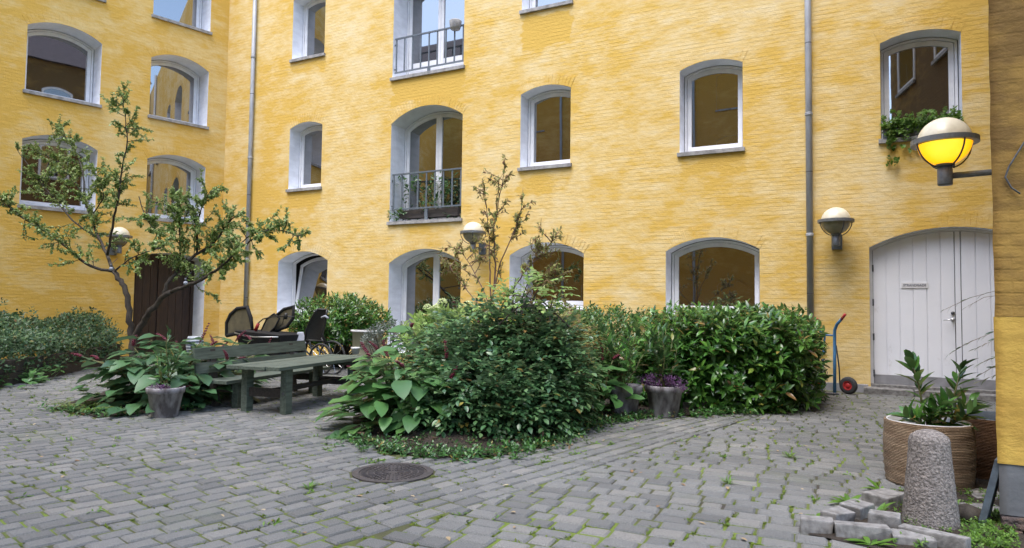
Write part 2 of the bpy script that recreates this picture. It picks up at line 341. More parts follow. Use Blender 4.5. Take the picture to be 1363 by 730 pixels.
M['weed'] = leafmat('weed leaf', [(.06, .14, .015), (.09, .20, .02), (.13, .24, .03)], .5, .3)
M['pale'] = leafmat('pale green leaf', [(.12, .24, .05), (.20, .34, .07), (.30, .42, .14)], .45, .3)
M['dry'] = leafmat('dry leaf', [(.20, .11, .05), (.32, .24, .13), (.45, .38, .26)], .8, .1)
M['moss'] = leafmat('moss', [(.08, .12, .012), (.12, .16, .018), (.07, .13, .02)], .8, .1, .2)
def basketmat(name, a, b):
    m, nt, N, Lk, B = nm(name); tc = N.new('ShaderNodeTexCoord').outputs['Object']
    wv = N.new('ShaderNodeTexWave'); wv.wave_type = 'BANDS'; wv.bands_direction = 'Z'; wv.inputs['Scale'].default_value = 26; wv.inputs['Distortion'].default_value = 2.5; wv.inputs['Detail'].default_value = 3; wv.inputs['Detail Scale'].default_value = 6
    Lk.new(tc, wv.inputs[0]); n = noise(N, Lk, tc, 3.5, 5, sc3=(1, 1, 4)); n2 = noise(N, Lk, tc, 45, 4, sc3=(1, 1, 2.5))
    r = ramp(N, [(.3, a), (.7, b)]); Lk.new(n, r.inputs[0])
    v = mth(N, Lk, 'MULTIPLY_ADD', n2, .8); v.node.inputs[2].default_value = .6
    hv = N.new('ShaderNodeHueSaturation'); Lk.new(r.outputs[0], hv.inputs['Color']); Lk.new(v, hv.inputs['Value']); Lk.new(hv.outputs[0], B.inputs['Base Color']); B.inputs['Roughness'].default_value = .9
    bump(N, Lk, B, mth(N, Lk, 'ADD', wv.outputs['Fac'], mth(N, Lk, 'MULTIPLY', n2, 1.6)), 1.0, .022); return m
M['basket'] = basketmat('woven grass', (.46, .335, .215), (.22, .14, .08))
M['basket2'] = basketmat('woven grass dark', (.26, .13, .055), (.14, .065, .028))
def pavemat():
    m, nt, N, Lk, B = nm('concrete paver'); tc = N.new('ShaderNodeTexCoord').outputs['Object']; g = N.new('ShaderNodeNewGeometry')
    r = ramp(N, [(0, (.108, .110, .107)), (.35, (.138, .140, .136)), (.8, (.158, .159, .152)), (1, (.192, .186, .172))]); Lk.new(g.outputs['Random Per Island'], r.inputs[0])
    big = noise(N, Lk, tc, .7, 4); v = mth(N, Lk, 'MULTIPLY_ADD', big, .7); v.node.inputs[2].default_value = .65
    hv = N.new('ShaderNodeHueSaturation'); Lk.new(r.outputs[0], hv.inputs['Color']); Lk.new(v, hv.inputs['Value'])
    gr = noise(N, Lk, tc, 140, 3, .8); grr = ramp(N, [(.40, (.62, .62, .62)), (.62, (1.3, 1.3, 1.3))]); Lk.new(gr, grr.inputs[0])
    col = mixc(N, Lk, .8, hv.outputs[0], grr.outputs[0], 'MULTIPLY')
    mo = noise(N, Lk, tc, 1.1, 6, .65); mor = ramp(N, [(.56, (0, 0, 0)), (.72, (1, 1, 1))]); Lk.new(mo, mor.inputs[0])
    col = mixc(N, Lk, mth(N, Lk, 'MULTIPLY', mor.outputs[0], .22), col, (.10, .13, .04))
    Lk.new(col, B.inputs['Base Color']); B.inputs['Roughness'].default_value = .78; bump(N, Lk, B, gr, .5, .006); return m
M['paver'] = pavemat()
def groundmat():
    m, nt, N, Lk, B = nm('joint soil'); tc = N.new('ShaderNodeTexCoord').outputs['Object']
    n = noise(N, Lk, tc, .9, 6, .65); r = ramp(N, [(.36, (.045, .038, .03)), (.46, (.075, .085, .025)), (.58, (.12, .17, .02))]); Lk.new(n, r.inputs[0])
    Lk.new(r.outputs[0], B.inputs['Base Color']); B.inputs['Roughness'].default_value = .95; bump(N, Lk, B, noise(N, Lk, tc, 90, 3), 1, .01); return m
M['ground'] = groundmat()

# ------------------------------------------------------------------ ground, paving
YW = 13.25                                   # main wall plane
COR = np.array([-16.276, YW]); TH = R(75.36); DL = np.array([-.2527, -.9675])
MB().add([(-60, -40, -.009), (40, -40, -.009), (40, 60, -.009), (-60, 60, -.009)], [(0, 1, 2, 3)]).build('ground', M['ground'])
tag(bpy.data.objects['ground'], kind='structure')
def inpoly(p, poly):
    x, y = p; r = False; n = len(poly)
    for i in range(n):
        x1, y1 = poly[i]; x2, y2 = poly[(i+1) % n]
        if (y1 > y) != (y2 > y) and x < (x2-x1)*(y-y1)/(y2-y1)+x1: r = not r
    return r
gp = lambda *l: [tuple(G(px, py)[:2]) for px, py in l]
BED1 = gp((470, 588), (520, 603), (590, 611), (680, 606), (745, 590), (770, 573), (850, 556), (960, 552), (1050, 548), (1085, 536))+[(-.75, 12.9), (-5.5, 12.9), (-5.6, 9.3)]+gp((560, 520), (470, 555))
BED2 = gp((70, 545), (130, 556), (250, 547), (262, 535))+[(-9.3, 7.0), (-10.2, 7.6), (-10.8, 7.0)]
BED3 = [tuple(G(-60, 522)[:2]), tuple(G(0, 513)[:2]), tuple(G(75, 498)[:2]), tuple(G(160, 483)[:2]), (-15.9, 11.2), (-18.6, 3.5), (-16, 2.5)]
MH = np.array(G(523, 629)[:2]); MHR = .335
PIER = G(1330, 709)[:2]
KP = gp((1075, 712), (1165, 680), (1200, 655), (1310, 632), (1420, 640), (1420, 760), (1290, 760), (1180, 735))
def offs_in(poly, d):
    n = len(poly); ar = sum(poly[i][0]*poly[(i+1) % n][1]-poly[(i+1) % n][0]*poly[i][1] for i in range(n)); sgn = 1 if ar > 0 else -1
    out = []
    for i in range(n):
        p0, p1, p2 = (np.array(poly[i-1]), np.array(poly[i]), np.array(poly[(i+1) % n]))
        e1 = unit(p1-p0); e2 = unit(p2-p1); n1 = sgn*np.array([-e1[1], e1[0]]); n2 = sgn*np.array([-e2[1], e2[0]])
        b = n1+n2; b = b/max(.35, (b@b)/2) ; out.append(p1+b*d*.5*1.0*2/2)
    return out
def clip(poly, p0, nrm):
    out = []; n = len(poly)
    for i in range(n):
        a, b = np.array(poly[i]), np.array(poly[(i+1) % n]); da, db = (a-p0)@nrm, (b-p0)@nrm
        if da >= 0: out.append(a)
        if (da >= 0) != (db >= 0): out.append(a+(b-a)*da/(da-db))
    return out
b0, b1 = G(617, 676)[:2], G(975, 565)[:2]; bd = unit(b1-b0); bn = np.array([-bd[1], bd[0]])       # left field on +bn side
PV = MB(); EDGE = []
def stone(poly):
    c = sum(poly)/len(poly)
    if inpoly(c, BED1) or inpoly(c, BED2) or inpoly(c, BED3) or inpoly(c, KP): return
    dm = np.linalg.norm(c-MH)
    if dm < MHR+.2:
        if dm < MHR-.06: return
        nr = (c-MH)/dm; poly = clip(poly, MH+nr*(MHR+.014), nr)
        if len(poly) < 3: return
        c = sum(poly)/len(poly)
        if .5*abs(sum(poly[i][0]*poly[(i+1) % len(poly)][1]-poly[(i+1) % len(poly)][0]*poly[i][1] for i in range(len(poly)))) < .003: return
    if c[1] > YW-.25 or (c-COR)@np.array([.9675, -.2527]) < .05: return
    n = len(poly); dz = random.uniform(-.005, .004); tx, ty = random.gauss(0, .016), random.gauss(0, .016)
    poly = [p+np.array([random.uniform(-.004, .004), random.uniform(-.004, .004)]) for p in poly]
    z = lambda p, k: dz+(p-c)[0]*tx+(p-c)[1]*ty+k
    ins = [p+(c-p)*min(.22, .017/max(.02, np.linalg.norm(p-c))) for p in poly]
    b = len(PV.v)
    PV.v += [(p[0], p[1], -.03) for p in poly]+[(p[0], p[1], z(p, -.008)) for p in poly]+[(p[0], p[1], z(p, .004)) for p in ins]
    for i in range(n):
        j = (i+1) % n
        PV.f += [(b+i, b+j, b+n+j, b+n+i), (b+n+i, b+n+j, b+2*n+j, b+2*n+i)]
    PV.f.append(tuple(range(b+2*n, b+3*n))); PV.m += [0]*(2*n+1)
    i = random.randrange(n); t = random.random(); EDGE.append(poly[i]*(1-t)+poly[(i+1) % n]*t)
def field(ang, side, org):
    a = R(ang); du = np.array([math.cos(a), math.sin(a)]); dv = np.array([-du[1], du[0]]); ROW = .153; gap = .0085
    for r_ in range(-130, 130):
        u = -20+random.uniform(0, .2)
        while u < 20:
            l = random.choice((.226, .226, .226, .19, .153))
            um = u+l/2; bend = .05*math.sin(um*.55+r_*.02)+.025*math.sin(um*1.3+2)
            c = org+du*um+dv*(r_*ROW+bend)
            if -19.5 < c[0] < 3.4 and 1.0 < c[1] < 13.3 and (c[0] < 1.0+c[1]*.15) and ((c-b0)@bn)*side > -.25 and c[0] > -6-1.6*c[1]:
                s = .05*.55*math.cos(um*.55+r_*.02)
                e = unit(du+dv*s); q = np.array([-e[1], e[0]]); hl, hr = l/2-gap*random.uniform(.55, 1.15), ROW/2-gap*random.uniform(1.1, 1.8)
                p = [c-e*hl-q*hr, c+e*hl-q*hr, c+e*hl+q*hr, c-e*hl+q*hr]
                p = clip(p, b0+bn*side*.008, bn*side)
                if len(p) >= 3:
                    ar = .5*abs(sum(p[i][0]*p[(i+1) % len(p)][1]-p[(i+1) % len(p)][0]*p[i][1] for i in range(len(p))))
                    if ar > .004: stone(p)
            u += l
field(75.4, 1, np.array([-4.0, 4.0])); field(1.5, -1, np.array([-1.0, 5.0]))
tag(PV.build('paving', M['paver'], fix=False), kind='structure')
def bedmesh(name, poly, hgt):
    bm = bmesh.new(); c = np.mean(np.array(poly), 0)
    vs = [bm.verts.new((p[0], p[1], .006)) for p in poly]; f = bm.faces.new(vs)
    r = bmesh.ops.triangulate(bm, faces=[f]); bmesh.ops.subdivide_edges(bm, edges=bm.edges[:], cuts=5, use_grid_fill=True)
    for v in bm.verts:
        d = min(np.linalg.norm(np.array(v.co[:2])-np.array(poly[i])*(1-t)-np.array(poly[(i+1) % len(poly)])*t) for i in range(len(poly)) for t in (0, .25, .5, .75))
        v.co.z = .003+min(hgt, d*.12)*random.uniform(.6, 1.1)
    me = bpy.data.meshes.new(name); bm.to_mesh(me); bm.free(); return tag(link(name, me, M['soil'], None, True), kind='structure')
bedmesh('planting_bed', BED1, .07); bedmesh('planting_bed', BED2, .07); bedmesh('planting_bed', BED3, .34)
bedmesh('soil_patch', KP, .015)

# ------------------------------------------------------------------ buildings
class Arc:
    def __init__(s, x0, x1, spring, crown):
        s.x0, s.x1 = x0, x1; h = crown-spring; c = (x1-x0)/2; s.R = (c*c+h*h)/(2*h); s.cx = (x0+x1)/2; s.cz = crown-s.R
    def z(s, x, ins=0): r = s.R-ins; return s.cz+math.sqrt(max(0, r*r-(x-s.cx)**2))
    def loop(s, xa, xb, zb, ins=0, n=14):
        xs = [xb+(xa-xb)*i/n for i in range(n+1)]
        return [(xa, zb), (xb, zb)]+[(x, s.z(x, ins)) for x in xs]
def wall_mesh(name, x0, x1, z0, z1, holes):
    cu_ = bpy.data.curves.new(name, 'CURVE'); cu_.dimensions = '2D'; cu_.fill_mode = 'BOTH'
    for lp in [[(x0, z0), (x1, z0), (x1, z1), (x0, z1)]]+holes:
        sp = cu_.splines.new('POLY'); sp.points.add(len(lp)-1); sp.use_cyclic_u = True
        for p, (x, z) in zip(sp.points, lp): p.co = (x, z, 0, 1)
    ob = bpy.data.objects.new(name+'_c', cu_); C.objects.link(ob); dg = bpy.context.evaluated_depsgraph_get()
    me = bpy.data.meshes.new_from_object(ob.evaluated_get(dg)); bpy.data.objects.remove(ob); bpy.data.curves.remove(cu_)
    co = np.zeros(len(me.vertices)*3); me.vertices.foreach_get('co', co); co = co.reshape(-1, 3)
    me.vertices.foreach_set('co', np.stack([co[:, 0], np.zeros(len(co)), co[:, 1]], 1).ravel()); me.materials.clear()
    bm = bmesh.new(); bm.from_mesh(me)
    for f in bm.faces:
        if f.normal.y > 0: f.normal_flip()
    bm.to_mesh(me); bm.free(); me.update(); me.name = name
    return me
def voussoirs(a, zc, wallm, parent, hgt=.24, lift=.007):
    mb = MB(); ang = math.asin(min(1, (a.x1-a.x0)/2/a.R)); n = max(8, int(2*ang*a.R/.075))
    for i in range(n):
        t0 = -ang+2*ang*(i+.06)/n; t1 = -ang+2*ang*(i+.94)/n; y = -lift*random.uniform(.3, 1.2); h = hgt*random.uniform(.93, 1.03)
        P = lambda t, r: (a.cx+r*math.sin(t), a.cz+r*math.cos(t))
        q = [P(t0, a.R+.002), P(t1, a.R+.002), P(t1, a.R+h), P(t0, a.R+h)]
        mb.add([(x, y, z) for x, z in q]+[(x, .01, z) for x, z in q], [(0, 1, 2, 3), (0, 4, 5, 1), (1, 5, 6, 2), (2, 6, 7, 3), (3, 7, 4, 0)])
    return mb.build('brick_arch', wallm, parent)
def reveal(a, zb, dep, bottom=True):
    lp = a.loop(a.x0, a.x1, zb); n = len(lp); mb = MB(); vs = [(x, 0.0, z) for x, z in lp]+[(x, dep, z) for x, z in lp]
    fs = [(i, n+i, n+(i+1) % n, (i+1) % n) for i in range(n) if bottom or i != 0]
    return mb.add(vs, fs)
def pane_mesh(loop, y):
    return MB().add([(x, y, z) for x, z in loop], [tuple(range(len(loop)))])
def sash(a, xa, xb, zb, ins, wd, y0, y1, mb):
    out = a.loop(xa, xb, zb, ins); inn = a.loop(xa+wd, xb-wd, zb+wd*1.15, ins+wd); mb.ring(out, inn, y0, y1); return inn
def window(bld, x0, x1, zs, spring, crown, dep, wallm, double=False, sill=True, rail=None, tilt=0, mull=.15, foot=.14, panel=0):
    a = Arc(x0, x1, spring, crown); zb = zs+(.05 if sill else 0)
    wn_ = reveal(a, zb, dep+.08).build('window', M['reveal'], bld)
    voussoirs(a, crown, wallm, wn_)
    fb = zs+foot
    fr = MB(); out = a.loop(x0+.016, x1-.016, fb-.06, .016); inn = a.loop(x0+.058, x1-.058, fb, .058); fr.ring(out, inn, dep, dep+.10)
    sg_ = MB().ring(a.loop(x0+.001, x1-.001, fb-.06, .001), a.loop(x0+.03, x1-.03, fb-.03, .03), dep+.03, dep+.06).build('gap_shade', M['blackp'], wn_)  # black ring put in as the shade of the gap round the frame
    fr.build('frame', M['white'], wn_, bevel=0)
    def put_sash(xa, xb, par):
        s_ = MB(); i2 = sash(a, xa, xb, fb+.006, .066, .080, dep+.02, dep+.075, s_)
        zb2 = fb+.006+.080*1.15
        if panel:
            s_.box(xa+.075, xb-.075, dep+.035, dep+.06, zb2, zb2+panel)
            for k in range(1, 3): s_.box(xa+.08, xb-.08, dep+.028, dep+.036, zb2+panel*k/3-.008, zb2+panel*k/3+.008)
        so = s_.build('sash', M['white'], par)
        po = pane_mesh(a.loop(xa+.075, xb-.075, zb2+panel-.01, .066+.075), dep+.05).build('pane', M['glass'], par)
        return so, po
    if double:
        xm = (x0+x1)/2
        put_sash(x0+.066, xm-.004, wn_); put_sash(xm+.004, x1-.066, wn_)
    else:
        so, po = put_sash(x0+.066, x1-.066, wn_)
        if tilt:
            for o in (so, po):
                me = o.data
                for v in me.vertices:
                    z = v.co.z-fb; y = v.co.y-dep; v.co.z = fb+z*math.cos(tilt)-y*math.sin(tilt); v.co.y = dep+y*math.cos(tilt)+z*math.sin(tilt)+.03
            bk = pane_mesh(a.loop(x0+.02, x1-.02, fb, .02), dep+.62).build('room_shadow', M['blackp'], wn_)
    if sill:
        s_ = MB(); s_.add([(x0-.04, -.06, zs-.02), (x1+.04, -.06, zs-.02), (x1+.04, -.06, zs+.055), (x0-.04, -.06, zs+.055), (x0-.04, .02, zs-.02), (x1+.04, .02, zs-.02), (x1+.04, .02, zs+.065), (x0-.04, .02, zs+.065)],
              [(0, 1, 2, 3), (3, 2, 6, 7), (0, 4, 5, 1), (0, 3, 7, 4), (1, 5, 6, 2)]).build('sill', M['stone'], wn_)
        MB().add([(x0, -.03, zs+.062), (x1, -.03, zs+.062), (x1, dep+.01, fb-.03), (x0, dep+.01, fb-.03)], [(0, 1, 2, 3)]).build('sill_slope', M['reveal'], wn_)
    if rail:
        zt, zl = rail; r_ = MB(); y = .06
        r_.box(x0+.02, x1-.005, y-.012, y+.028, zt-.035, zt); r_.box(x0+.02, x1-.005, y-.008, y+.024, zl, zl+.035)
        n = int((x1-x0)/.235)
        for k in range(n+1):
            x = x0+.06+(x1-x0-.12)*k/n; r_.box(x-.017, x+.017, y-.001, y+.019, zl+.03, zt-.03)
        for z in (zt-.17, zl+.1): r_.box(x0-.01, x0+.06, y+.0, y+.016, z-.02, z+.02)
        r_.box((x0+x1)/2-.04, (x0+x1)/2+.04, y, y+.03, zs+.06, zl)
        r_.build('railing', M['rail'], wn_)
    return wn_

HGT = 12.6
mw = empty('warehouse_building', 'long yellow limewashed warehouse wing facing the camera, with arched windows and a white arched door', 'building', (0, YW, 0))
W_ = M['wall']
ops = []
def win(x0, x1, zs, sp, cr_, dep, **k): ops.append((x0, x1, zs, sp, cr_, dep, k))
z2 = 7.956
for x0, x1 in ((-13.74, -12.58), (-6.74, -5.54), (-3.205, -2.01), (.29, 1.476)):
    win(x0, x1, 4.41 if x0 < 0 else 4.32, 6.11 if x0 < 0 else 6.07, 6.246 if x0 < 0 else 6.20, .36); win(x0, x1, z2, 9.66, 9.80, .36)
win(-10.32, -8.255, 3.372, 5.858, 6.198, .55, double=True, rail=(4.62, 3.72), foot=.14)
win(-10.32, -8.255, 6.955, 9.42, 9.76, .55, double=True, rail=(8.03, 7.14), foot=.16, panel=.32)
win(-10.30, -8.235, .25, 2.41, 2.74, .50, double=True, sill=False, foot=.03)
win(-14.03, -12.28, 1.05, 2.527, 2.779, .5, tilt=R(9))
win(-6.97, -5.215, 1.30, 2.527, 2.79, .55); win(-3.477, -1.72, 1.22, 2.527, 2.775, .42)
DA = Arc(.085, 2.49, 2.50, 2.81)
holes = [Arc(o[0], o[1], o[3], o[4]).loop(o[0], o[1], o[2]+(.05 if o[6].get('sill', True) else 0)) for o in ops]+[DA.loop(.085, 2.49, .0)]
link('wall', wall_mesh('wall', COR[0], 9, -.02, HGT, holes), W_, mw)
WINS = [window(mw, o[0], o[1], o[2], o[3], o[4], o[5], W_, **o[6]) for o in ops]
# low grey plinth either side of the garage door
MB().box(-.9, .04, -.035, .0, -.02, .13, jit=.006).build('plinth', M['kick'], mw)
MB().box(COR[0]-4, 12, 1.3, 8, -.02, HGT-.02).build('light_block', M['blackp'], mw)  # unseen black box added to stop sky light leaking through the door gaps
# main door
dr = reveal(DA, 0, .26, False).build('door', M['reveal'], mw); voussoirs(DA, 2.81, W_, dr, .26)
fr = MB(); fr.ring(DA.loop(.085, 2.49, .0, 0), DA.loop(.135, 2.44, .0, .05), .18, .30); fr.build('frame', M['white'], dr)
def leaf_boards(xa, xb, nb):
    mb = MB(); ww = (xb-xa)/nb
    for i in range(nb):
        p, q = xa+ww*i+.004, xa+ww*(i+1)-.004
        lp = DA.loop(p+.002, q-.002, .30, .055, 3); n = len(lp); y = .20+random.uniform(0, .003)
        mb.add([(x, y, z) for x, z in lp]+[(x, y+.03, z) for x, z in lp], [tuple(range(n))]+[(i_, n+i_, n+(i_+1) % n, (i_+1) % n) for i_ in range(n)])
    mb.add([(x, .222, z) for x, z in DA.loop(xa+.001, xb-.001, .15, .055, 10)], [tuple(range(13))])
    return mb
leaf_boards(.14, 1.345, 6).build('door_leaf', M['door'], dr); leaf_boards(1.352, 1.432, 1).build('meeting_post', M['door'], dr); leaf_boards(1.440, 2.435, 5).build('door_leaf', M['door'], dr)
MB().box(.14, 1.435, .188, .22, .14, .295).box(1.441, 2.435, .188, .22, .14, .295).build('kick_board', M['kick'], dr)
hd = MB(); hx, hz = 1.31, 1.27
hd.tube([(hx, .2, hz), (hx, .13, hz), (hx-.03, .12, hz), (hx-.14, .125, hz-.008)], [.012, .012, .012, .009], 8)
hd.tube([(hx, .199, hz), (hx, .185, hz)], .03, 16); hd.build('handle', M['silver'], dr, True)
MB().tube([(hx, .199, hz+.11), (hx, .175, hz+.11)], .028, 16).build('lock', M['iron'], dr, True)
for z in (.32, .95, 1.55, 2.15): MB().tube([(.137, .185, z-.06), (.137, .185, z+.06)], .014, 8).build('hinge', M['iron'], dr)
sg = MB().box(.57, .965, .188, .199, 1.80, 1.895).build('sign', M['white'], dr)
def text(s, size, m, parent, loc, rot, depth=.002, align='CENTER'):
    c = bpy.data.curves.new('lettering', 'FONT'); c.body = s; c.size = size; c.align_x = align; c.align_y = 'CENTER'; c.extrude = depth
    ob = bpy.data.objects.new('lettering_c', c); C.objects.link(ob); dg = bpy.context.evaluated_depsgraph_get()
    me = bpy.data.meshes.new_from_object(ob.evaluated_get(dg)); bpy.data.objects.remove(ob); me.materials.clear()
    o = link('lettering', me, m, parent); o.location = loc; o.rotation_euler = rot; return o
M['ink'] = simple('sign ink', (.06, .07, .12), None, .6)
t_ = text('STRANDGADE', .052, M['ink'], sg, (.767, .185, 1.848), (R(90), 0, 0)); t_.name = 'lettering'
st = MB(); xs = -.03
for k in range(4):
    wd = (.75, .6, .7, .62)[k]; st.box(xs, xs+wd-.012, -.30, -.002, -.02, .095+random.uniform(-.006, .006), jit=.008); xs += wd
tag(st.build('door_step', M['kerb'], bevel=.012), 'worn grey stone step in front of the white arched door', 'step').location = (0, YW, 0)
MB().box(.09, 2.49, -.001, .22, -.02, .14).build('threshold', M['kerb'], dr)

# left wing
lw = empty('warehouse_building', 'deep ochre yellow wing on the left with wide arched windows and a brown door', 'building', (COR[0], COR[1], 0), TH)
ops2 = []
for s0, s1 in ((3.234, 4.807), (.534, 2.06)):
    for zs, sp_, cr_ in ((3.576, 5.188, 5.40), (6.295, 7.917, 8.15), (9.014, 10.64, 10.87)):
        ops2.append((-s1, -s0, zs, sp_, cr_, .58))
LDA = Arc(-2.263, -.447, 2.565, 2.72)
holes = [Arc(o[0], o[1], o[3], o[4]).loop(o[0], o[1], o[2]+.05) for o in ops2]+[LDA.loop(-2.263, -.447, 0)]
link('wall', wall_mesh('wall', -17.2, 0, -.02, HGT, holes), M['wall2'], lw)
for o in ops2: window(lw, *o, M['wall2'])
ld = reveal(LDA, 0, .75, False).build('door', M['reveal'], lw); voussoirs(LDA, 2.72, M['wall2'], ld)
dm = MB(); dm.ring(LDA.loop(-2.263, -.447, 0, 0), LDA.loop(-2.18, -.53, 0, .08), .70, .80)
dm.box(-1.42, -1.32, .70, .78, 0, 2.6)
for xa, xb in ((-2.18, -1.42), (-1.32, -.53)):
    for i in range(4):
        ww = (xb-xa)/4; dm.box(xa+ww*i+.004, xa+ww*(i+1)-.004, .74, .77, .02, 2.66)
dm.build('door_leaf', M['browndoor'], ld)
num = text('30', .20, M['ink'], ld, (-.450, .30, 2.14), (R(90), 0, R(-90))); num.name = 'house_number'

MB().box(-13, -.2, 1.5, 4, -.02, HGT-.02).build('light_block', M['blackp'], lw)  # unseen black box added to keep sky light out behind the left wing
# opposite range behind the camera (seen mirrored in the panes)
ob_ = empty('rear_building', 'yellow rear range of the courtyard mirrored in the window panes', 'building', (.35, -4.6, 0), math.pi)
ops3 = []
for k in range(6):
    x0 = 1.6+k*3.4
    for zs, sp_, cr_ in ((1.3, 2.5, 2.75), (4.3, 5.9, 6.1), (7.6, 9.2, 9.4), (10.6, 12.2, 12.4)): ops3.append((x0, x0+1.35, zs, sp_, cr_, .3))
holes = [Arc(o[0], o[1], o[3], o[4]).loop(o[0], o[1], o[2]+.05) for o in ops3]
link('wall', wall_mesh('wall', 0, 36, -.02, 13.5, holes), M['wall3'], ob_)
for o in ops3:
    a = Arc(o[0], o[1], o[3], o[4]); wn_ = reveal(a, o[2]+.05, .36).build('window', M['reveal'], ob_)
    fr = MB(); fr.ring(a.loop(o[0], o[1], o[2]+.05, 0), a.loop(o[0]+.1, o[1]-.1, o[2]+.16, .1), .28, .36); fr.box((o[0]+o[1])/2-.05, (o[0]+o[1])/2+.05, .29, .35, o[2]+.1, a.z((o[0]+o[1])/2)-.02); fr.build('frame', M['white'], wn_)
    pane_mesh(a.loop(o[0]+.05, o[1]-.05, o[2]+.1, .05), .32).build('pane', M['glass'], wn_)
    MB().box(o[0]-.04, o[1]+.04, -.05, .02, o[2]-.02, o[2]+.05).build('sill', M['stone'], wn_)
pp = MB(); [pp.tube([(xx, -.08, 0), (xx, -.08, 13)], .06, 10) for xx in (4.0, 7.4, 14.2)]; pp.build('downpipe', M['zinc'], ob_)
MB().box(0, 36, .02, 8, -.02, 13.45).build('rear_mass', M['wall3'], ob_)
M['tiles'] = simple('dark roof tiles', (.05, .04, .045), (.10, .08, .085), .8, scale=6, sc3=(6, 1, 1), bmp=.6, bscale=9)
MB().add([(-.2, -.3, 13.35), (36.2, -.3, 13.35), (36.2, 6, 19.5), (-.2, 6, 19.5), (-.2, 6, 13.35), (36.2, 6, 13.35)], [(0, 1, 2, 3), (0, 3, 4), (1, 5, 2), (3, 2, 5, 4), (0, 4, 5, 1)]).build('roof', M['tiles'], ob_)
gb = empty('gabled_house', 'grey gabled house beyond the gap mirrored in the upper right window', 'house', (5.0, -15, 0), math.pi)
MB().add([(-4, 0, 0), (4, 0, 0), (4, 0, 11.3), (0, 0, 16), (-4, 0, 11.3), (-4, 6, 0), (4, 6, 0), (4, 6, 11.3), (0, 6, 16), (-4, 6, 11.3)], [(0, 1, 2, 3, 4), (1, 6, 7, 2), (5, 0, 4, 9), (2, 7, 8, 3), (3, 8, 9, 4)]).build('wall', M['slate'], gb)
gw = MB()
for k in (-1.4, 0, 1.4, 2.6): gw.box(k-.45, k+.45, -.06, -.02, 10.9, 13.2-abs(k)*.6)
gw.build('window', M['white'], gb)

# near building on the right
px_, py_ = float(PIER[0]), float(PIER[1])
nb = empty('corner_building', 'stained brown and yellow building corner with a grey plinth at the right edge', 'building', (px_, py_, 0))
def foot(g): return [(0-g, 0-g), (9, 0-g), (9, 7.9), ((YW-.02-py_)*.2612-g, YW-.02-py_)]
zt = lambda py: float(A(1331, py, py_)[2])
zg, zy = zt(617), zt(422)
def rough_prism(name, z0, z1, g, m, amp=.006):
    mb = MB(); n = max(2, int((z1-z0)/.12)); nx = 10
    ft = foot(g); e = np.array(ft[3])-np.array(ft[0])
    for i in range(n+1):
        z = z0+(z1-z0)*i/n; j = random.uniform(-amp, amp)
        row = [(ft[3][0], ft[3][1], z)]+[(ft[0][0]+e[0]*t+(j if t < .3 else 0), ft[0][1]+e[1]*t, z) for t in (.5, .2, .04, .0)]+[(ft[0][0]+t, ft[0][1]+random.uniform(-amp, amp)*.6, z) for t in (.06, .15, .3, .5, .8, 1.2, 2)]+[(9, ft[0][1], z)]
        mb.v += row
    k = 13
    for i in range(n):
        for j in range(k-1): mb.f.append((i*k+j, i*k+j+1, (i+1)*k+j+1, (i+1)*k+j)); mb.m.append(0)
    return mb.build(name, m, nb, True)
M['stain'] = wallmat('stained brown plaster', (.42, .275, .085), (.30, .185, .05), (.15, .09, .03), seed=3.3, mix_bias=.5, rows=.8, stretch=.25)
M['dado'] = wallmat('yellow dado paint', (.63, .44, .13), (.57, .38, .085), (.42, .265, .06), seed=7.7, mix_bias=.42, rows=.3, stretch=.1)
M['plinthgrey'] = simple('grey plinth paint', (.14, .145, .155), (.10, .105, .112), .75, scale=4, bmp=.5, bscale=16)
M['oldbrick'] = simple('blackened brick', (.045, .035, .035), (.11, .07, .05), .85, scale=16, bmp=1, bscale=35, bdist=.03)
rough_prism('upper_wall', zy, 13.2, 0, M['stain'], .004); rough_prism('yellow_band', zg, zy-.0005, .004, M['dado'], .004); rough_prism('plinth', .115, zg-.0005, -.004, M['plinthgrey'], .005)
bk = MB()
for r_ in range(2):
    for i in range(9):
        x = i*.16-(.03 if r_ == 0 else -.01); bk.box(x+.006, x+.152, -.05+random.uniform(-.015, .01)+.02*r_, .1, -.03+r_*.072, .036+r_*.072, jit=.008)
bk.build('brick_base', M['oldbrick'], nb, bevel=.012)
MB().prism(foot(-.03), -.02, .1).build('footing', M['oldbrick'], nb)
for zc in (1.2, 4.3, 7.4, 10.2):
    for xc in (1.0, 3.6, 6.2):
        a = Arc(xc, xc+1.3, zc+1.5, zc+1.7); fr = MB().ring(a.loop(xc, xc+1.3, zc, 0), a.loop(xc+.1, xc+1.2, zc+.1, .1), -.03, .02)
        o = fr.build('window', M['white'], nb); o.location = ((YW-.02-py_)*.2612, YW-.02-py_, 0); o.rotation_euler = (0, 0, R(-104.64))
        pane_mesh(a.loop(xc+.05, xc+1.25, zc+.05, .05), -.012).build('pane', M['glass'], o); MB().box(xc-.05, xc+1.35, -.08, -.031, zc-.08, zc).build('sill', M['stone'], o)
e_ = np.array([.2527, .9675]); n_ = np.array([.9675, -.2527]); L_l = (YW-.02-py_)/.9675
q0, q1 = -n_*.25-e_*.1, e_*L_l-n_*.25; q2_, q3_ = q1+n_*4.3, q0+n_*4.3
MB().add([(*q0, 13.1), (*q1, 13.1), (*q2_, 17.2), (*q3_, 17.2), (*q3_, 13.1), (*q2_, 13.1)], [(0, 1, 2, 3), (0, 3, 4), (1, 5, 2), (3, 2, 5, 4), (0, 4, 5, 1)]).build('roof', M['tiles'], nb)  # unseen roof added to block the sky mirrored in the left wing panes
cw = A(1363, 190, py_-.02), A(1343, 222, py_-.02), A(1338, 236, py_-.02), A(1346, 250, py_-.02), A(1358, 258, py_-.02)
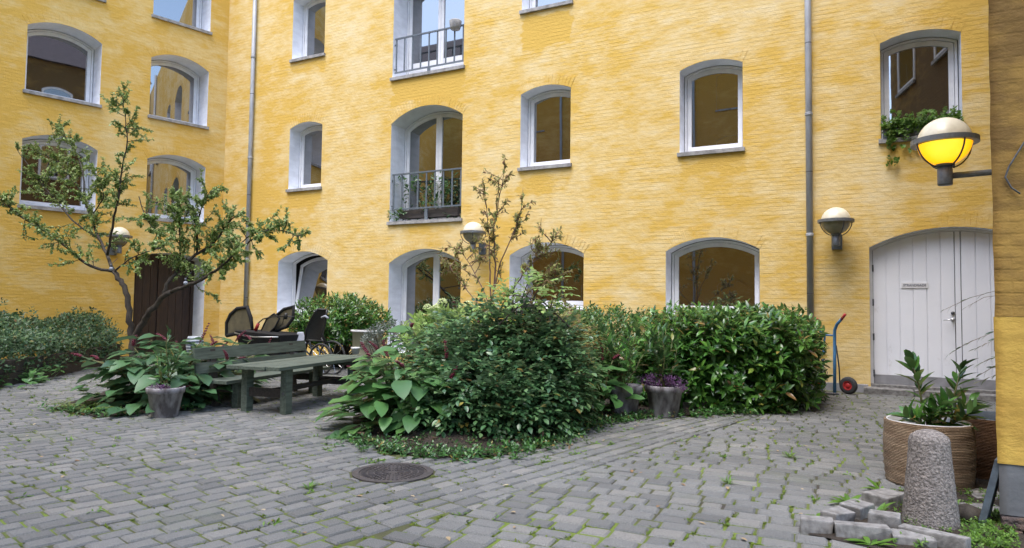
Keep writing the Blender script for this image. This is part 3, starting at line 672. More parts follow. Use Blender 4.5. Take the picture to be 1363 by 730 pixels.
cp = [A(1400, 165, py_-.02), A(1380, 175, py_-.02)]+list(cw)
tag(MB().tube([np.array(p)-np.array([px_, py_, 0]) for p in cp], .0055, 6).build('wall_cable', M['iron'], None, True), 'thin dark cable looping out of the stained brown wall at the right edge', 'cable').location = (px_, py_, 0)

# ------------------------------------------------------------------ downpipes
def downpipe(x, label, joints):
    o = empty('downpipe', label, 'downpipe', (x, YW-.075, 0), group='zinc downpipes on the yellow wall')
    MB().tube([(0, 0, .05), (0, 0, HGT)], .056, 16).build('pipe', M['zinc'], o, True)
    for z in joints:
        MB().lathe([(.057, -.03), (.068, -.02), (.068, -.005), (.060, 0), (.068, .008), (.068, .022), (.057, .03)], 18, c=(0, 0, z)).build('collar', M['zinc'], o, True)
        MB().box(-.012, .012, .05, .075, z-.012, z+.012).build('bracket', M['iron'], o)
    for z in joints: MB().lathe([(.0565, -.008), (.0585, -.004), (.0585, .004), (.0565, .008)], 18, c=(0, 0, z-1.05)).build('seam', M['iron'], o, True)
downpipe(-.855, 'grey zinc downpipe on the yellow wall left of the white arched door', (2.75, 4.94, 7.3, 9.7))
downpipe(-15.15, 'grey zinc downpipe in the corner beside the left yellow wing', (2.6, 5.45, 8.3))

# ------------------------------------------------------------------ lamps
def lamp(label, loc, rz, arm, lit=False, plate=True):
    o = empty('wall_lamp', label, 'wall lamp', loc, rz, 'globe lamps on the courtyard walls'); r = .235
    up = [(r*math.cos(t), r*math.sin(t)) for t in np.linspace(0, math.pi/2-.001, 14)]
    MB().lathe(up, 36).build('globe_cap', M['globe'], o, True)
    dn = [(r*math.cos(t), r*math.sin(t)) for t in np.linspace(-1.30, 0, 14)]
    MB().lathe(dn, 36).build('bowl', M['lit'] if lit else M['bowl'], o, True)
    MB().lathe([(r+.004, -.028), (r+.055, -.028), (r+.055, .022), (r+.042, .022), (r+.042, -.012), (r+.004, -.012), (r+.004, -.028)], 40).build('ring', M['lampgrey'], o)
    cg = MB()
    for k in range(4):
        an = k*math.pi/2+.5; ps = []
        for t in np.linspace(0, 1, 9):
            th = -t*1.25; rr = (r+.045)*math.cos(th)*(1-.0*t); ps.append((rr*math.cos(an), rr*math.sin(an), (r+.03)*math.sin(th)))
        cg.tube(ps, .0085, 6)
    cg.build('cage', M['iron'], o, True)
    MB().lathe([(.055, -.25), (.085, -.245), (.085, -.225), (.07, -.22), (.07, -.20), (.055, -.19)], 20).lathe([(.0, -.43), (.062, -.43), (.066, -.42), (.066, -.25), (.05, -.245)], 20).build('stem', M['lampgrey'], o, True)
    a_ = MB().tube([(0, .05, -.34), (0, arm, -.325)], .03, 10)
    a_.build('arm', M['lampgrey'], o, True)
    if plate: MB().box(-.085, .085, arm-.06, arm, -.46, -.19).build('wall_plate', M['rail'], o, bevel=.008)
    return o
lamp('unlit globe lamp on the yellow wall above the tall bare sapling', (-7.653, YW-.45, 3.02), 0, .45)
lamp('unlit cream globe lamp on the wall between the downpipe and the white arched door', (-.418, YW-.45, 2.935), 0, .45)
pL = COR+DL*2.80+np.array([.9675, -.2527])*.45
lamp('globe lamp on the left wing, half hidden behind the small tree', (pL[0], pL[1], 3.03), TH, .45)
nl = A(1257, 189, 7.32)
lamp('large globe lamp with a glowing yellow bowl reaching out from the right-hand corner', nl, R(-88), .52, True, False).scale = (.94, .94, .94)

# ------------------------------------------------------------------ window box, balcony plants
def cloudplant(name, label, cat, P, axis, k, seg, L, Wr, m, a0=.5, a1=1.2, droop=.25, fold=.25, stems=None, stemmat=None, org=None, group=None, **kw):
    org = np.mean(P, 0)*np.array([1, 1, 0]) if org is None else np.array(org)
    o = empty(name, label, cat, org, group=group)
    p, d, u, l = whorls(P-org, axis, k, seg, L, a0, a1)
    leaves('foliage', p, d, u, l, l*Wr, m, o, fold=fold, droop=droop, **kw)
    if stems is not None:
        sb = MB()
        for a_, b_, r_ in stems:
            a_ = np.array(a_)-org; b_ = np.array(b_)-org; mid = (a_+b_)/2+rng.normal(0, .04, 3); sb.tube([a_, mid, b_], [r_, r_*.8, r_*.4], 5, caps=False)
        sb.build('stems', stemmat or M['bark'], o, True, fix=False)
    return o
wb = empty('window_box', 'low planter trough on the sill of the window above the white door', 'planter', (.88, YW+.02, 4.40))
MB().box(-.56, .56, -.02, .16, 0, .16).build('trough', M['lampgrey'], wb, bevel=.008)
n = 330
P = np.stack([rng.uniform(.30, 1.46, n), YW+rng.uniform(-.14, .16, n), 4.50+np.abs(rng.normal(0, .10, n))+.10*rng.random(n)], 1)
P2 = np.stack([.40+.13*rng.normal(0, 1, 70)**2, YW-.08+rng.uniform(-.05, .03, 70), 4.48-rng.random(70)**3.2*.55], 1)
P = np.concatenate([P, P2]); cloudplant('trailing_ivy', 'bright green ivy spilling over the window box above the white door', 'ivy', P, rng.normal(0, .5, (len(P), 3))+[0, -.5, .6], 6, .05, .062, .85, M['weed'], wp=(.9, 1, .6), org=(.88, YW, 4.4))
n = 70
P = np.stack([rng.uniform(-10.2, -8.4, n), YW+rng.uniform(.12, .40, n), 3.55+rng.random(n)*1.05], 1)
cloudplant('balcony_plant', 'leafy green plants behind the railing of the middle french window', 'plant', P, rng.normal(0, .5, (n, 3))+[0, -.3, .8], 7, .22, .16, .38, M['euon'], org=(-9.3, YW+.25, 3.5))
P = np.stack([rng.uniform(-10.35, -9.9, 14), YW+rng.uniform(-.05, .1, 14), 3.45+rng.random(14)*.3], 1)
cloudplant('trailing_plant', 'little plant creeping out under the railing of the middle french window', 'plant', P, rng.normal(0, .6, (14, 3))+[-.3, -.4, .3], 5, .08, .09, .5, M['euon'], org=(-10.1, YW, 3.45))
tp = empty('balcony_trough', 'dark planter trough behind the railing of the middle french window', 'planter', (-9.3, YW+.27, 3.52))
MB().box(-.85, .85, -.12, .12, 0, .2).build('trough', M['darkwood'], tp, bevel=.01)
lt = A(608, 36, YW+.05)
bp = empty('hanging_pot', 'small grey pot hung on the railing of the top french window', 'pot', (lt[0], lt[1]-.06, 7.93))
MB().lathe([(0, -.02), (.11, -.02), (.125, .02), (.15, .17), (.14, .19), (.0, .18)], 20).build('pot', M['stone'], bp, True)
MB().box(-.02, .02, .06, .09, .08, .13).build('hook', M['iron'], bp)

# ------------------------------------------------------------------ manhole
mh = empty('manhole_cover', 'round cast iron manhole cover with radial ribs in the paving', 'manhole cover', (MH[0], MH[1], 0))
MB().lathe([(MHR-.055, -.02), (MHR-.055, .006), (MHR, .005), (MHR, -.03)], 48).build('frame', M['castiron'], mh)
ld_ = MB().lathe([(0.0001, .002), (MHR-.06, .002), (MHR-.06, -.02)], 48)
for ring_ in range(4):
    r0, r1 = .05+.056*ring_, .094+.056*ring_; nn = 14+ring_*10
    for i in range(nn):
        t = 2*math.pi*(i+.5*(ring_ % 2))/nn; Mx = Matrix.Rotation(t, 4, 'Z'); ld_.box(r0, r1, -.0065, .0065, .001, .0085, M=Mx)
ld_.build('lid', M['castiron'], mh)

# ------------------------------------------------------------------ picnic table and bench
def frame2(o_xy, ang): return Matrix.Translation((o_xy[0], o_xy[1], 0)) @ Matrix.Rotation(ang, 4, 'Z')
LA = R(99)
tb = empty('picnic_table', 'dark green weathered wooden table with plank top', 'table', (-6.78, 6.02, 0), LA)
tz = .61
for i in range(4):
    y0 = -.40+i*.202; MB().box(random.uniform(-.02, .02), 2.25, y0, y0+.196, tz-.045, tz+random.uniform(-.003, .003)).build('top_plank', M['greenwood'], tb, bevel=.006)
for x in (.30, 1.85):
    for y in (-.30, .30): MB().box(x-.065, x+.065, y-.045, y+.045, 0, tz-.047).build('leg', M['greenwood'], tb, bevel=.006)
    MB().box(x-.03, x+.03, -.253, .253, .20, .31).build('cross_rail', M['darkwood'], tb, bevel=.004)
    MB().box(x-.04, x+.04, -.38, .38, tz-.12, tz-.047).build('bearer', M['greenwood'], tb, bevel=.004) if x > 1 else None
    MB().tube([(x-.068, -.30, .26), (x-.06, -.30, .26)], .02, 8).build('bolt', M['iron'], tb)
MB().box(.34, 1.81, -.05, .05, .23, .29).build('stretcher', M['darkwood'], tb, bevel=.004)
bn_ = empty('garden_bench', 'dark green wooden bench with plank back behind the table', 'bench', (-7.55, 6.08, 0), LA)
bz = .385
for i in range(2):
    y0 = -.22+i*.215; MB().box(0, 2.35, y0, y0+.208, bz-.045, bz+random.uniform(-.002, .002)).build('seat_plank', M['greenwood'], bn_, bevel=.006)
for k, (z0, z1) in enumerate(((.455, .605), (.635, .80))):
    yy = .235+.03*k; Mx = Matrix.Translation((0, yy, z0)) @ Matrix.Rotation(R(-12), 4, 'X'); MB().box(-.03, 2.38, 0, .035, 0, z1-z0, M=Mx).build('back_plank', M['greenwood'], bn_, bevel=.005)
for x in (.30, 2.0):
    MB().box(x-.06, x+.06, -.20, -.10, 0, bz-.047).build('leg', M['greenwood'], bn_, bevel=.005)
    Mx = Matrix.Rotation(R(-9), 4, 'X'); Mx = Matrix.Translation((0, .17, 0)) @ Mx; MB().box(x-.05, x+.05, .0, .07, 0, .78, M=Mx).build('back_post', M['darkwood'], bn_, bevel=.005)
    MB().box(x-.035, x+.035, -.099, .168, .2, .3).build('cross_rail', M['darkwood'], bn_, bevel=.004)

# small white pot on the table end, pale barrel behind
cp_ = G(473, 472, tz)
wp_ = empty('plant_pot', 'small white flower pot standing on the far end of the green table', 'pot', (cp_[0], cp_[1], tz+.003))
MB().lathe([(0, 0), (.052, 0), (.066, .085), (.072, .086), (.073, .11), (.064, .11), (.06, .075), (0, .075)], 24).build('pot', M['whitepot'], wp_, True)
MB().lathe([(0.001, .078), (.06, .078)], 16).build('soil', M['soil'], wp_)
bl = A(489, 452, 10.4)
br_ = empty('rain_barrel', 'pale grey-green tub with a rim behind the bench, below the round evergreen', 'tub', (bl[0], bl[1], 0))
M['paleolive'] = simple('pale olive plastic', (.30, .30, .21), (.24, .235, .16), .5, scale=5)
MB().lathe([(0, 0), (.22, 0), (.27, .45), (.29, .86), (.31, .87), (.31, .90), (.28, .90), (.27, .82), (0, .82)], 28).build('tub', M['paleolive'], br_, True)
MB().lathe([(.312, .872), (.322, .872), (.322, .905), (.27, .905)], 28).build('rim', M['whitepot'], br_, True)

# ------------------------------------------------------------------ bikes behind the bench
def wheel(parent, c, axis_y, r, rad=.022):
    w_ = MB(); ps = []
    n = 28; v0 = b = len(w_.v)
    for i in range(n+1):
        t = 2*math.pi*i/n; ps.append((c[0]+r*math.cos(t)*axis_y[0], c[1]+r*math.cos(t)*axis_y[1], c[2]+r*math.sin(t)))
    w_.tube(ps, rad, 8, caps=False); wo = w_.build('wheel', M['tyre'], parent, True)
    s_ = MB()
    for i in range(10):
        t = 2*math.pi*i/10; s_.tube([c, (c[0]+r*math.cos(t)*axis_y[0], c[1]+r*math.cos(t)*axis_y[1], c[2]+r*math.sin(t))], .0025, 4)
    s_.build('spokes', M['silver'], wo)
BY = 10.2
cb0 = A(345, 450, BY); cb = empty('cargo_bike', 'black box cargo bike with raised rain hood panels behind the bench', 'cargo bike', (cb0[0], cb0[1], 0))
L_ = lambda px, py, dy=0: np.array(A(px, py, BY+dy))-np.array([cb0[0], cb0[1], 0])
def panel(pts_px, dy, wd, name='hood_panel'):
    pts = [L_(x, y, dy) for x, y in pts_px]; mb = MB(); n = len(pts)
    mb.tube(pts+[pts[0]], wd, 8, caps=False); fo = mb.build(name, M['black'], cb, True)
    c = np.mean(pts, 0); q = MB().add([tuple(p+np.array([0, -.006, 0])) for p in pts]+[tuple(p+np.array([0, .006, 0])) for p in pts], [tuple(range(n)), tuple(range(n, 2*n))]+[(i, (i+1) % n, n+(i+1) % n, n+i) for i in range(n)])
    q.build('clear_window', M['film'], fo)
panel([(302, 447), (302, 430), (307, 419), (316, 411), (329, 409), (334, 424), (336, 440)], .0, .042)
panel([(356, 438), (366, 422), (378, 412), (391, 408), (390, 424), (382, 435), (370, 440)], .15, .035)
panel([(345, 447), (355, 425), (365, 418), (372, 424), (366, 436), (356, 446)], .05, .02)
p0, p1 = L_(338, 447), L_(388, 462); zt_ = L_(350, 440)[2]
bx = MB(); bx.add([(p0[0], -.32, .34), (p1[0], -.32, .34), (p1[0]+.05, .35, .34), (p0[0], .35, .34), (p0[0]-.12, -.4, zt_), (p1[0]+.08, -.4, zt_-.06), (p1[0]+.12, .42, zt_-.06), (p0[0]-.12, .42, zt_)], [(0, 1, 5, 4), (1, 2, 6, 5), (2, 3, 7, 6), (3, 0, 4, 7), (0, 3, 2, 1), (4, 5, 6, 7)])
bx.build('box', M['black'], cb, bevel=.02)
MB().tube([(p0[0]-.1, -.412, zt_-.05), (p0[0]+.2, -.425, zt_-.10), (p0[0]+.5, -.42, zt_-.12), (p1[0]+.05, -.41, zt_-.1)], .014, 6).build('reflective_strip', M['silver'], cb, True)
hb = [L_(343, 431, -.2), L_(350, 425, -.2), L_(362, 422, -.2), L_(378, 421, -.15), L_(392, 422, -.1)]
MB().tube(hb, .013, 8).tube([L_(378, 421, -.15), L_(376, 432, -.1), L_(366, 438, -.1)], .008, 6).build('handlebar', M['blackp'], cb, True)
MB().tube([L_(381, 417, -.15), L_(380, 425, -.15)], .035, 8).build('bell', M['blackp'], cb, True)
MB().tube([L_(340, 440, -.2), L_(344, 431, -.2)], [.04, .03], 10).build('grip', M['red'], cb, True)
wheel(cb, (p0[0]+.05, -.40, .25), (1, 0), .25); wheel(cb, (p0[0]+.05, .42, .25), (1, 0), .25); wheel(cb, (p1[0]+.75, .05, .30), (1, 0), .30)
MB().tube([(p1[0], 0, .4), (p1[0]+.4, .02, .35), (p1[0]+.75, .05, .30)], .025, 8).build('frame', M['iron'], cb, True)
c2 = A(420, 450, 10.35); cbk = empty('bicycle', 'bicycle with a black child seat and grey saddle cover in front of the round evergreen', 'bicycle', (c2[0], c2[1], 0))
L2 = lambda px, py, dy=0: np.array(A(px, py, 10.35+dy))-np.array([c2[0], c2[1], 0])
# child seat: shell with tall back
bk_pts = [((411, 453), (438, 455)), ((412, 440), (434, 445)), ((417, 428), (437, 432)), ((423, 418), (439, 421)), ((427, 412), (440, 413))]
cs = MB(); rows = []
for (a_, b_) in bk_pts:
    a3, b3 = L2(*a_), L2(*b_); rows.append([a3+(b3-a3)*t+np.array([0, .10*(1-(2*t-1)**2)-.10, 0]) for t in np.linspace(0, 1, 7)])
vs = [p for r_ in rows for p in r_]; fs = [(i*7+j, i*7+j+1, (i+1)*7+j+1, (i+1)*7+j) for i in range(4) for j in range(6)]
cs.add(vs, fs); cs.add([p+np.array([0, .03, 0]) for p in vs], fs)
for r_ in (0, 4): cs.tube(rows[r_], .02, 6)
cs.tube([r_[0] for r_ in rows], .022, 6); cs.tube([r_[6] for r_ in rows], .022, 6)
so_ = cs.build('child_seat', M['blackp'], cbk, True, fix=False)
MB().tube([L2(428, 423, -.14), L2(433, 421, -.14), L2(437, 424, -.14)], .022, 8).build('head_pad', M['greycloth'], so_, True)
sc_ = MB().add([tuple(L2(x, y, d)) for x, y, d in ((390, 457, -.1), (408, 457, -.1), (404, 443, -.05), (396, 443, -.05), (390, 457, .12), (408, 457, .12), (404, 442, .08), (396, 442, .08))], [(0, 1, 2, 3), (4, 7, 6, 5), (0, 3, 7, 4), (1, 5, 6, 2), (3, 2, 6, 7)])
sc_.build('saddle_cover', M['greycloth'], cbk, bevel=.02)
wheel(cbk, (-.62, 0, .33), (1, 0), .33); wheel(cbk, (.45, 0, .33), (1, 0), .33)
MB().tube([(.45, 0, .33), (-.05, 0, .30), (-.2, 0, .78)], .018, 8).tube([(-.05, 0, .30), (-.5, 0, .62), (-.62, 0, .33)], .018, 8).tube([(-.2, 0, .6), (.45, 0, .33)], .012, 8).tube([(.45, 0, .33), (.2, -.05, .72)], .012, 8).build('frame', M['iron'], cbk, True)

# ------------------------------------------------------------------ hand truck
hx0 = -.30; ht = empty('hand_truck', 'blue tubular hand truck with red grips leaning by the downpipe', 'hand truck', (-.42, 12.62, 0))
def HT(px, py, Y): return np.array(A(px, py, Y))-np.array([-.42, 12.62, 0])
ht_f = MB()
ht_f.tube([HT(1111, 524, 12.62), HT(1111, 470, 12.75), HT(1111, 440, 12.85), HT(1114, 432, 12.80), HT(1121, 424, 12.70)], .026, 10)
ht_f.tube([HT(1094, 521, 12.78), HT(1096, 470, 12.90), HT(1098, 447, 13.0), HT(1090, 440, 12.95), HT(1085, 432, 12.9)], .018, 10)
ht_f.tube([HT(1093, 446, 12.97), HT(1112, 447, 12.83)], .016, 8); ht_f.tube([HT(1095, 500, 12.84), HT(1111, 500, 12.68)], .014, 8)
ht_f.build('frame', M['blue'], ht, True)
MB().tube([HT(1113, 460, 12.8), HT(1117, 490, 12.95), HT(1118, 512, 13.0)], .012, 8).build('brace', M['iron'], ht, True)
MB().tube([HT(1120, 425.5, 12.71), HT(1125, 418.5, 12.64)], .024, 10).build('grip', M['red'], ht, True); MB().tube([HT(1085.5, 432.5, 12.9), HT(1088, 424, 12.84)], .022, 10).build('grip', M['red'], ht, True)
MB().box(-.30, .02, -.16, .04, .012, .028, M=Matrix.Rotation(.12, 4, 'Z')).build('toe_plate', M['iron'], ht)
def htwheel(c, ry):
    Mr = Matrix.Translation(c) @ Matrix.Rotation(ry, 4, 'Z') @ Matrix.Rotation(R(90), 4, 'X')
    def lt_(prof):
        m_ = MB().lathe(prof, 28); m_.v = [tuple(Mr @ Vector(v)) for v in m_.v]; return m_
    wo = lt_([(.075, -.04), (.11, -.045), (.14, -.03), (.148, 0), (.14, .03), (.11, .045), (.075, .04)]).build('wheel', M['tyre'], ht, True)
    lt_([(.0, .03), (.03, .035), (.04, .02), (.06, .02), (.076, .042), (.078, .03), (.078, -.03), (.06, -.02), (.03, -.035), (0, -.03)]).build('rim', M['red'], wo, True)
htwheel((.17, .1, .148), R(-25)); htwheel((-.32, .30, .148), R(-25))

# ------------------------------------------------------------------ bollard, kerb stones, slab
bo = G(1241, 706); zb_ = lambda py: float(A(1240, py, bo[1])[2])
bt = zb_(574)
bl_ = MB(); prof = [(.005, bt), (.04, bt-.003), (.078, bt-.018), (.108, bt-.042), (.119, bt-.07), (.121, bt-.09)]+[(.118+(.168-.118)*t, (bt-.09)*(1-t)) for t in np.linspace(.08, 1, 16)]
bl_.lathe(prof[::-1], 40, jit=.018); 
tag(bl_.build('stone_bollard', M['granite'], None, True), 'rough tapered granite bollard with a pale flat top', 'bollard').location = (bo[0], bo[1]+.13, -.01)
def block(label, cx, cy, lx, ly, h, rz, z=0, tilt=(0, 0), name='kerb_stone', mat='kerb'):
    mb = MB(); nx = 5
    bmv = []
    o = MB().box(-lx/2, lx/2, -ly/2, ly/2, 0, h, jit=.010).build(name, M[mat], None, bevel=.009)
    o.location = (cx, cy, z-.028); o.rotation_euler = (tilt[0], tilt[1], rz); return tag(o, label, 'kerb stone', 'loose kerb stones round the bollard')
def gk(px, py): g = G(px, py); return float(g[0]), float(g[1])
gb_ = 'loose kerb stones round the bollard'
q = gk(1087, 708); block('short dark kerb stone at the left tip of the stone edging', *q, .18, .11, .11, R(8), -.0)
q = gk(1147, 716); block('long grey kerb stone in the front row of the stone edging', *q, .31, .12, .11, R(13), -.0)
q = gk(1215, 726); block('dark kerb stone in the front row partly under the pale stone strip', *q, .22, .12, .10, R(9), -.01)
q = gk(1243, 727); block('pale stone strip lying at the foot of the granite bollard', *q, .36, .10, .09, R(-20), .03, name='stone_strip')
q = gk(1112, 696); block('tilted grey paving stone behind the left tip of the edging', *q, .20, .13, .11, R(58), -.0, (.08, 0))
q = gk(1142, 688); block('worn brownish kerb stone in the middle of the back row', *q, .21, .14, .12, R(64), .0)
q = gk(1178, 672); block('large light kerb stone in the back row beside the front basket', *q, .27, .20, .12, R(60), .0)
q = gk(1178, 707); block('square pale granite cube standing alone left of the bollard', *q, .17, .14, .13, R(-6), .01, name='granite_cube')
q = gk(1302, 681); block('flat grey paving slab right of the bollard', *q, .30, .20, .07, R(20), .0, name='paving_slab')
q = gk(1312, 660); block('dark paving slab between the baskets and the corner plinth', *q, .25, .32, .06, R(15), -.01, name='paving_slab')
lg = MB().tube([(-.06, 0, .06), (.0, .0, .065), (.1, .02, .05)], [.05, .068, .045], 10)
o = tag(lg.build('wood_log', M['bark'], None, True), 'short rough chunk of wood lying behind the granite bollard', 'log'); q = gk(1286, 697); o.location = (q[0], q[1], 0)
q = np.array(G(1322, 706))
sl = MB().box(-.02, .02, -.13, .13, 0, .46); o = tag(sl.build('slate_board', M['slate'], None, bevel=.004), 'dark slate board leaning against the grey plinth corner', 'board'); o.location = (q[0]-.035, q[1]+.14, 0); o.rotation_euler = (0, R(13), R(-14))

# ------------------------------------------------------------------ plants: generic builders
def potted(name, label, cat, loc, r, h, m, stemset, group=None, rim=True, soilz=.9):
    o = empty(name, label, cat, loc, group=group)
    prof = [(0, 0), (r*.68, 0), (r*.70, .01), (r*.92, h*.80), (r*1.0, h*.81), (r*1.03, h*.98), (r*1.0, h), (r*.90, h), (r*.86, h*.8), (r*.84, h*.75)]
    MB().lathe(prof, 36, jit=.004).build('pot', m, o, True)
    MB().lathe([(0.001, h*soilz), (r*.5, h*soilz+.01), (r*.87, h*soilz-.01)], 20, jit=.05).build('soil', M['soil'], o, True)
    return o
def leafy_stems(o, stems, L, Wr, m, k=14, gap=None, seed=0, stemr=.008, stemmat=None, droop=.3, tipw=True, ang=1.0, **kw):
    """upright stems with leaves along them; stems = list of polylines (local)"""
    P, D, U, LL = [], [], [], []; sb = MB()
    for pts in stems:
        pts = np.array(pts, float); seg = np.linalg.norm(np.diff(pts, axis=0), axis=1); cum = np.concatenate([[0], np.cumsum(seg)]); tot = cum[-1]
        sb.tube(pts, list(np.linspace(stemr, stemr*.35, len(pts))), 6)
        for i in range(k):
            f = .25+.75*i/(k-1); s = f*tot; j = min(len(seg)-1, np.searchsorted(cum, s)-1); t = (s-cum[j])/seg[j]; p = pts[j]+(pts[j+1]-pts[j])*t; ax = unit(pts[j+1]-pts[j])
            q = unit(np.cross(ax, rdir(1)[0])); an = 2.4*i+rng.normal(0, .3); q2 = np.cross(ax, q); rad = q*math.cos(an)+q2*math.sin(an)
            al = ang*(1.15-.7*f)+rng.normal(0, .12); P.append(p); D.append(ax*math.cos(al)+rad*math.sin(al)); U.append(ax+np.array([0, 0, .4])); LL.append(L*rng.uniform(.75, 1.15)*(1-.3*abs(f-.5)))
    sb.build('stem', stemmat or M['gstem'], o, True, fix=False)
    LL = np.array(LL); return leaves('foliage', P, D, U, LL, LL*Wr, m, o, droop=droop, **kw)
def stemline(base, top, wob=.04, n=6):
    base, top = np.array(base, float), np.array(top, float); t = np.linspace(0, 1, n)[:, None]
    return base+(top-base)*t+rng.normal(0, wob, (n, 3))*np.sin(t*math.pi)*[1, 1, .3]

# pots by the hedge
g2 = G(826, 556); r2_ = .205; p2 = potted('potted_plant', 'weathered grey pot with a dark rhododendron, left of the purple heather pot', 'potted plant', (g2[0], g2[1]+.15, 0), .23, .40, M['terracotta'], None, 'weathered grey pots of shrubs')
leafy_stems(p2, [stemline((rng.normal(0, .05), rng.normal(0, .05), .36), (rng.uniform(-.38, .32), rng.uniform(-.3, .25), rng.uniform(.75, 1.18)), .03) for i in range(15)], .17, .33, M['euon'], 17)
g3 = G(880, 556); p3 = potted('potted_plant', 'weathered grey pot with purple heather under a leafy shrub', 'potted plant', (g3[0], g3[1]+.15, 0), .25, .40, M['terracotta'], None, 'weathered grey pots of shrubs')
leafy_stems(p3, [stemline((rng.normal(0, .05), rng.normal(0, .05)+.05, .36), (rng.uniform(-.3, .3), rng.uniform(-.1, .3), rng.uniform(.8, 1.15)), .03) for i in range(13)], .16, .30, M['euon'], 16)
for xa, xb in ((-.25, .0), (.06, .28)):
    pts = np.stack([rng.uniform(xa, xb, 46), rng.uniform(-.24, .02, 46), .40+rng.random(46)*.15], 1); p_, d_, u_, l_ = whorls(pts, rng.normal(0, .45, (46, 3))+[0, -.2, 1], 8, .09, .055, .5, 1.1); leaves('heather', p_, d_, u_, l_, l_*.28, M['purple'], p3)
g1 = G(203, 557); p1_ = potted('potted_plant', 'weathered grey pot with one tall leafy stem, on the paving by the bench', 'potted plant', (g1[0], g1[1]+.16, 0), .215, .36, M['terracotta'], None, 'weathered grey pots of shrubs')
leafy_stems(p1_, [stemline((.01, 0, .32), (.03, 0, 1.02), .02)]+[stemline((rng.normal(0, .04), 0, .32), (rng.uniform(-.35, .3), rng.uniform(-.1, .2), rng.uniform(.5, .85)), .02) for i in range(4)], .16, .26, M['euon'], 15, stemr=.010)
pts = np.stack([rng.uniform(-.02, .15, 16), rng.uniform(-.17, -.05, 16), .34+rng.random(16)*.07], 1); p_, d_, u_, l_ = whorls(pts, rng.normal(0, .4, (16, 3))+[0, -.2, 1], 7, .05, .04, .5, 1.2); leaves('violets', p_, d_, u_, l_, l_*.6, M['purple'], p1_)

# baskets
def basket(label, loc, r, h, m):
    o = empty('woven_basket', label, 'basket', loc, group='woven basket planters by the corner')
    nz = 22; prof = []
    for i in range(nz+1):
        t = i/nz; rr = r*(.955+.05*math.sin(math.pi*min(1, t*1.05)*.85))*(1+.010*math.sin(i*2.4)); prof.append((rr, h*t))
    MB().lathe([(0, 0)]+prof+[(prof[-1][0]-.012, h+.006), (prof[-1][0]-.025, h), (prof[-1][0]-.03, h*.6)], 56, jit=.006).build('weave', m, o, True)
    rr = prof[-1][0]; MB().lathe([(rr-.028, h*.75), (rr-.032, h+.004), (rr-.022, h+.010), (rr-.018, h+.004)], 48, jit=.006).build('liner', M['slate'] if m is M['basket2'] else M['whitepot'], o, True)
    MB().lathe([(0.001, h*.80), (rr-.03, h*.78)], 24).build('soil', M['soil'], o); return o
kb = G(1237, 655); R1 = .325; b1_ = basket('light woven basket planter right behind the granite bollard', (kb[0]+.02, kb[1]+R1, 0), R1, .50, M['basket'])
kb2 = G(1306, 632); b2_ = basket('darker brown woven basket planter partly hidden by the building corner', (b1_.location[0]+.53, b1_.location[1]+.60, 0), R1, .50, M['basket2'])
def rel(o, px, py, dy=0): return np.array(A(px, py, o.location[1]+dy))-np.array(o.location)
cl = empty('laurel_cutting', 'young laurel shrub growing in the light woven basket', 'shrub', b1_.location)
leafy_stems(cl, [[rel(cl, 1237, 572), rel(cl, 1228, 540), rel(cl, 1222, 510), rel(cl, 1213, 480)]], .20, .38, M['laurel'], 20, stemr=.012)
leafy_stems(cl, [[rel(cl, 1252, 572, .1), rel(cl, 1264, 545, .1), rel(cl, 1272, 520, .1), rel(cl, 1279, 490, .1)], [rel(cl, 1240, 572, -.1), rel(cl, 1228, 566, -.1), rel(cl, 1208, 555, -.15)], [rel(cl, 1250, 572, -.05), rel(cl, 1275, 560, -.1), rel(cl, 1292, 548, -.1)], [rel(cl, 1262, 572), rel(cl, 1268, 555), rel(cl, 1290, 534)], [rel(cl, 1245, 574, -.05), rel(cl, 1250, 558, -.1), rel(cl, 1258, 540, -.12)], [rel(cl, 1235, 574), rel(cl, 1238, 560, -.1), rel(cl, 1243, 548, -.15)]], .185, .38, M['laurel'], 19, stemr=.01)
tw = empty('arching_branches', 'thin arching twigs with narrow dark leaves in front of the white door', 'plant', (b2_.location[0], b2_.location[1], 0))
Lt = lambda px, py, dy=.1: rel(tw, px, py, dy)
leafy_stems(tw, [[Lt(1352, 560), Lt(1350, 450), Lt(1330, 386), Lt(1290, 397), Lt(1258, 412)], [Lt(1353, 560), Lt(1352, 480), Lt(1340, 392), Lt(1310, 396), Lt(1288, 408)]], .085, .14, M['rose'], 20, stemr=.004, stemmat=M['twig'], ang=.45)
leafy_stems(tw, [[Lt(1352, 560), Lt(1350, 480), Lt(1328, 440), Lt(1290, 456), Lt(1264, 471)], [Lt(1353, 560), Lt(1350, 480), Lt(1332, 448), Lt(1300, 464)], [Lt(1352, 560), Lt(1345, 480), Lt(1328, 474), Lt(1305, 484)], [Lt(1352, 560), Lt(1340, 486), Lt(1320, 490), Lt(1298, 503)], [Lt(1352, 560), Lt(1338, 494), Lt(1304, 508)]], .09, .2, M['rose'], 17, stemr=.004, stemmat=M['twig'], ang=.45)

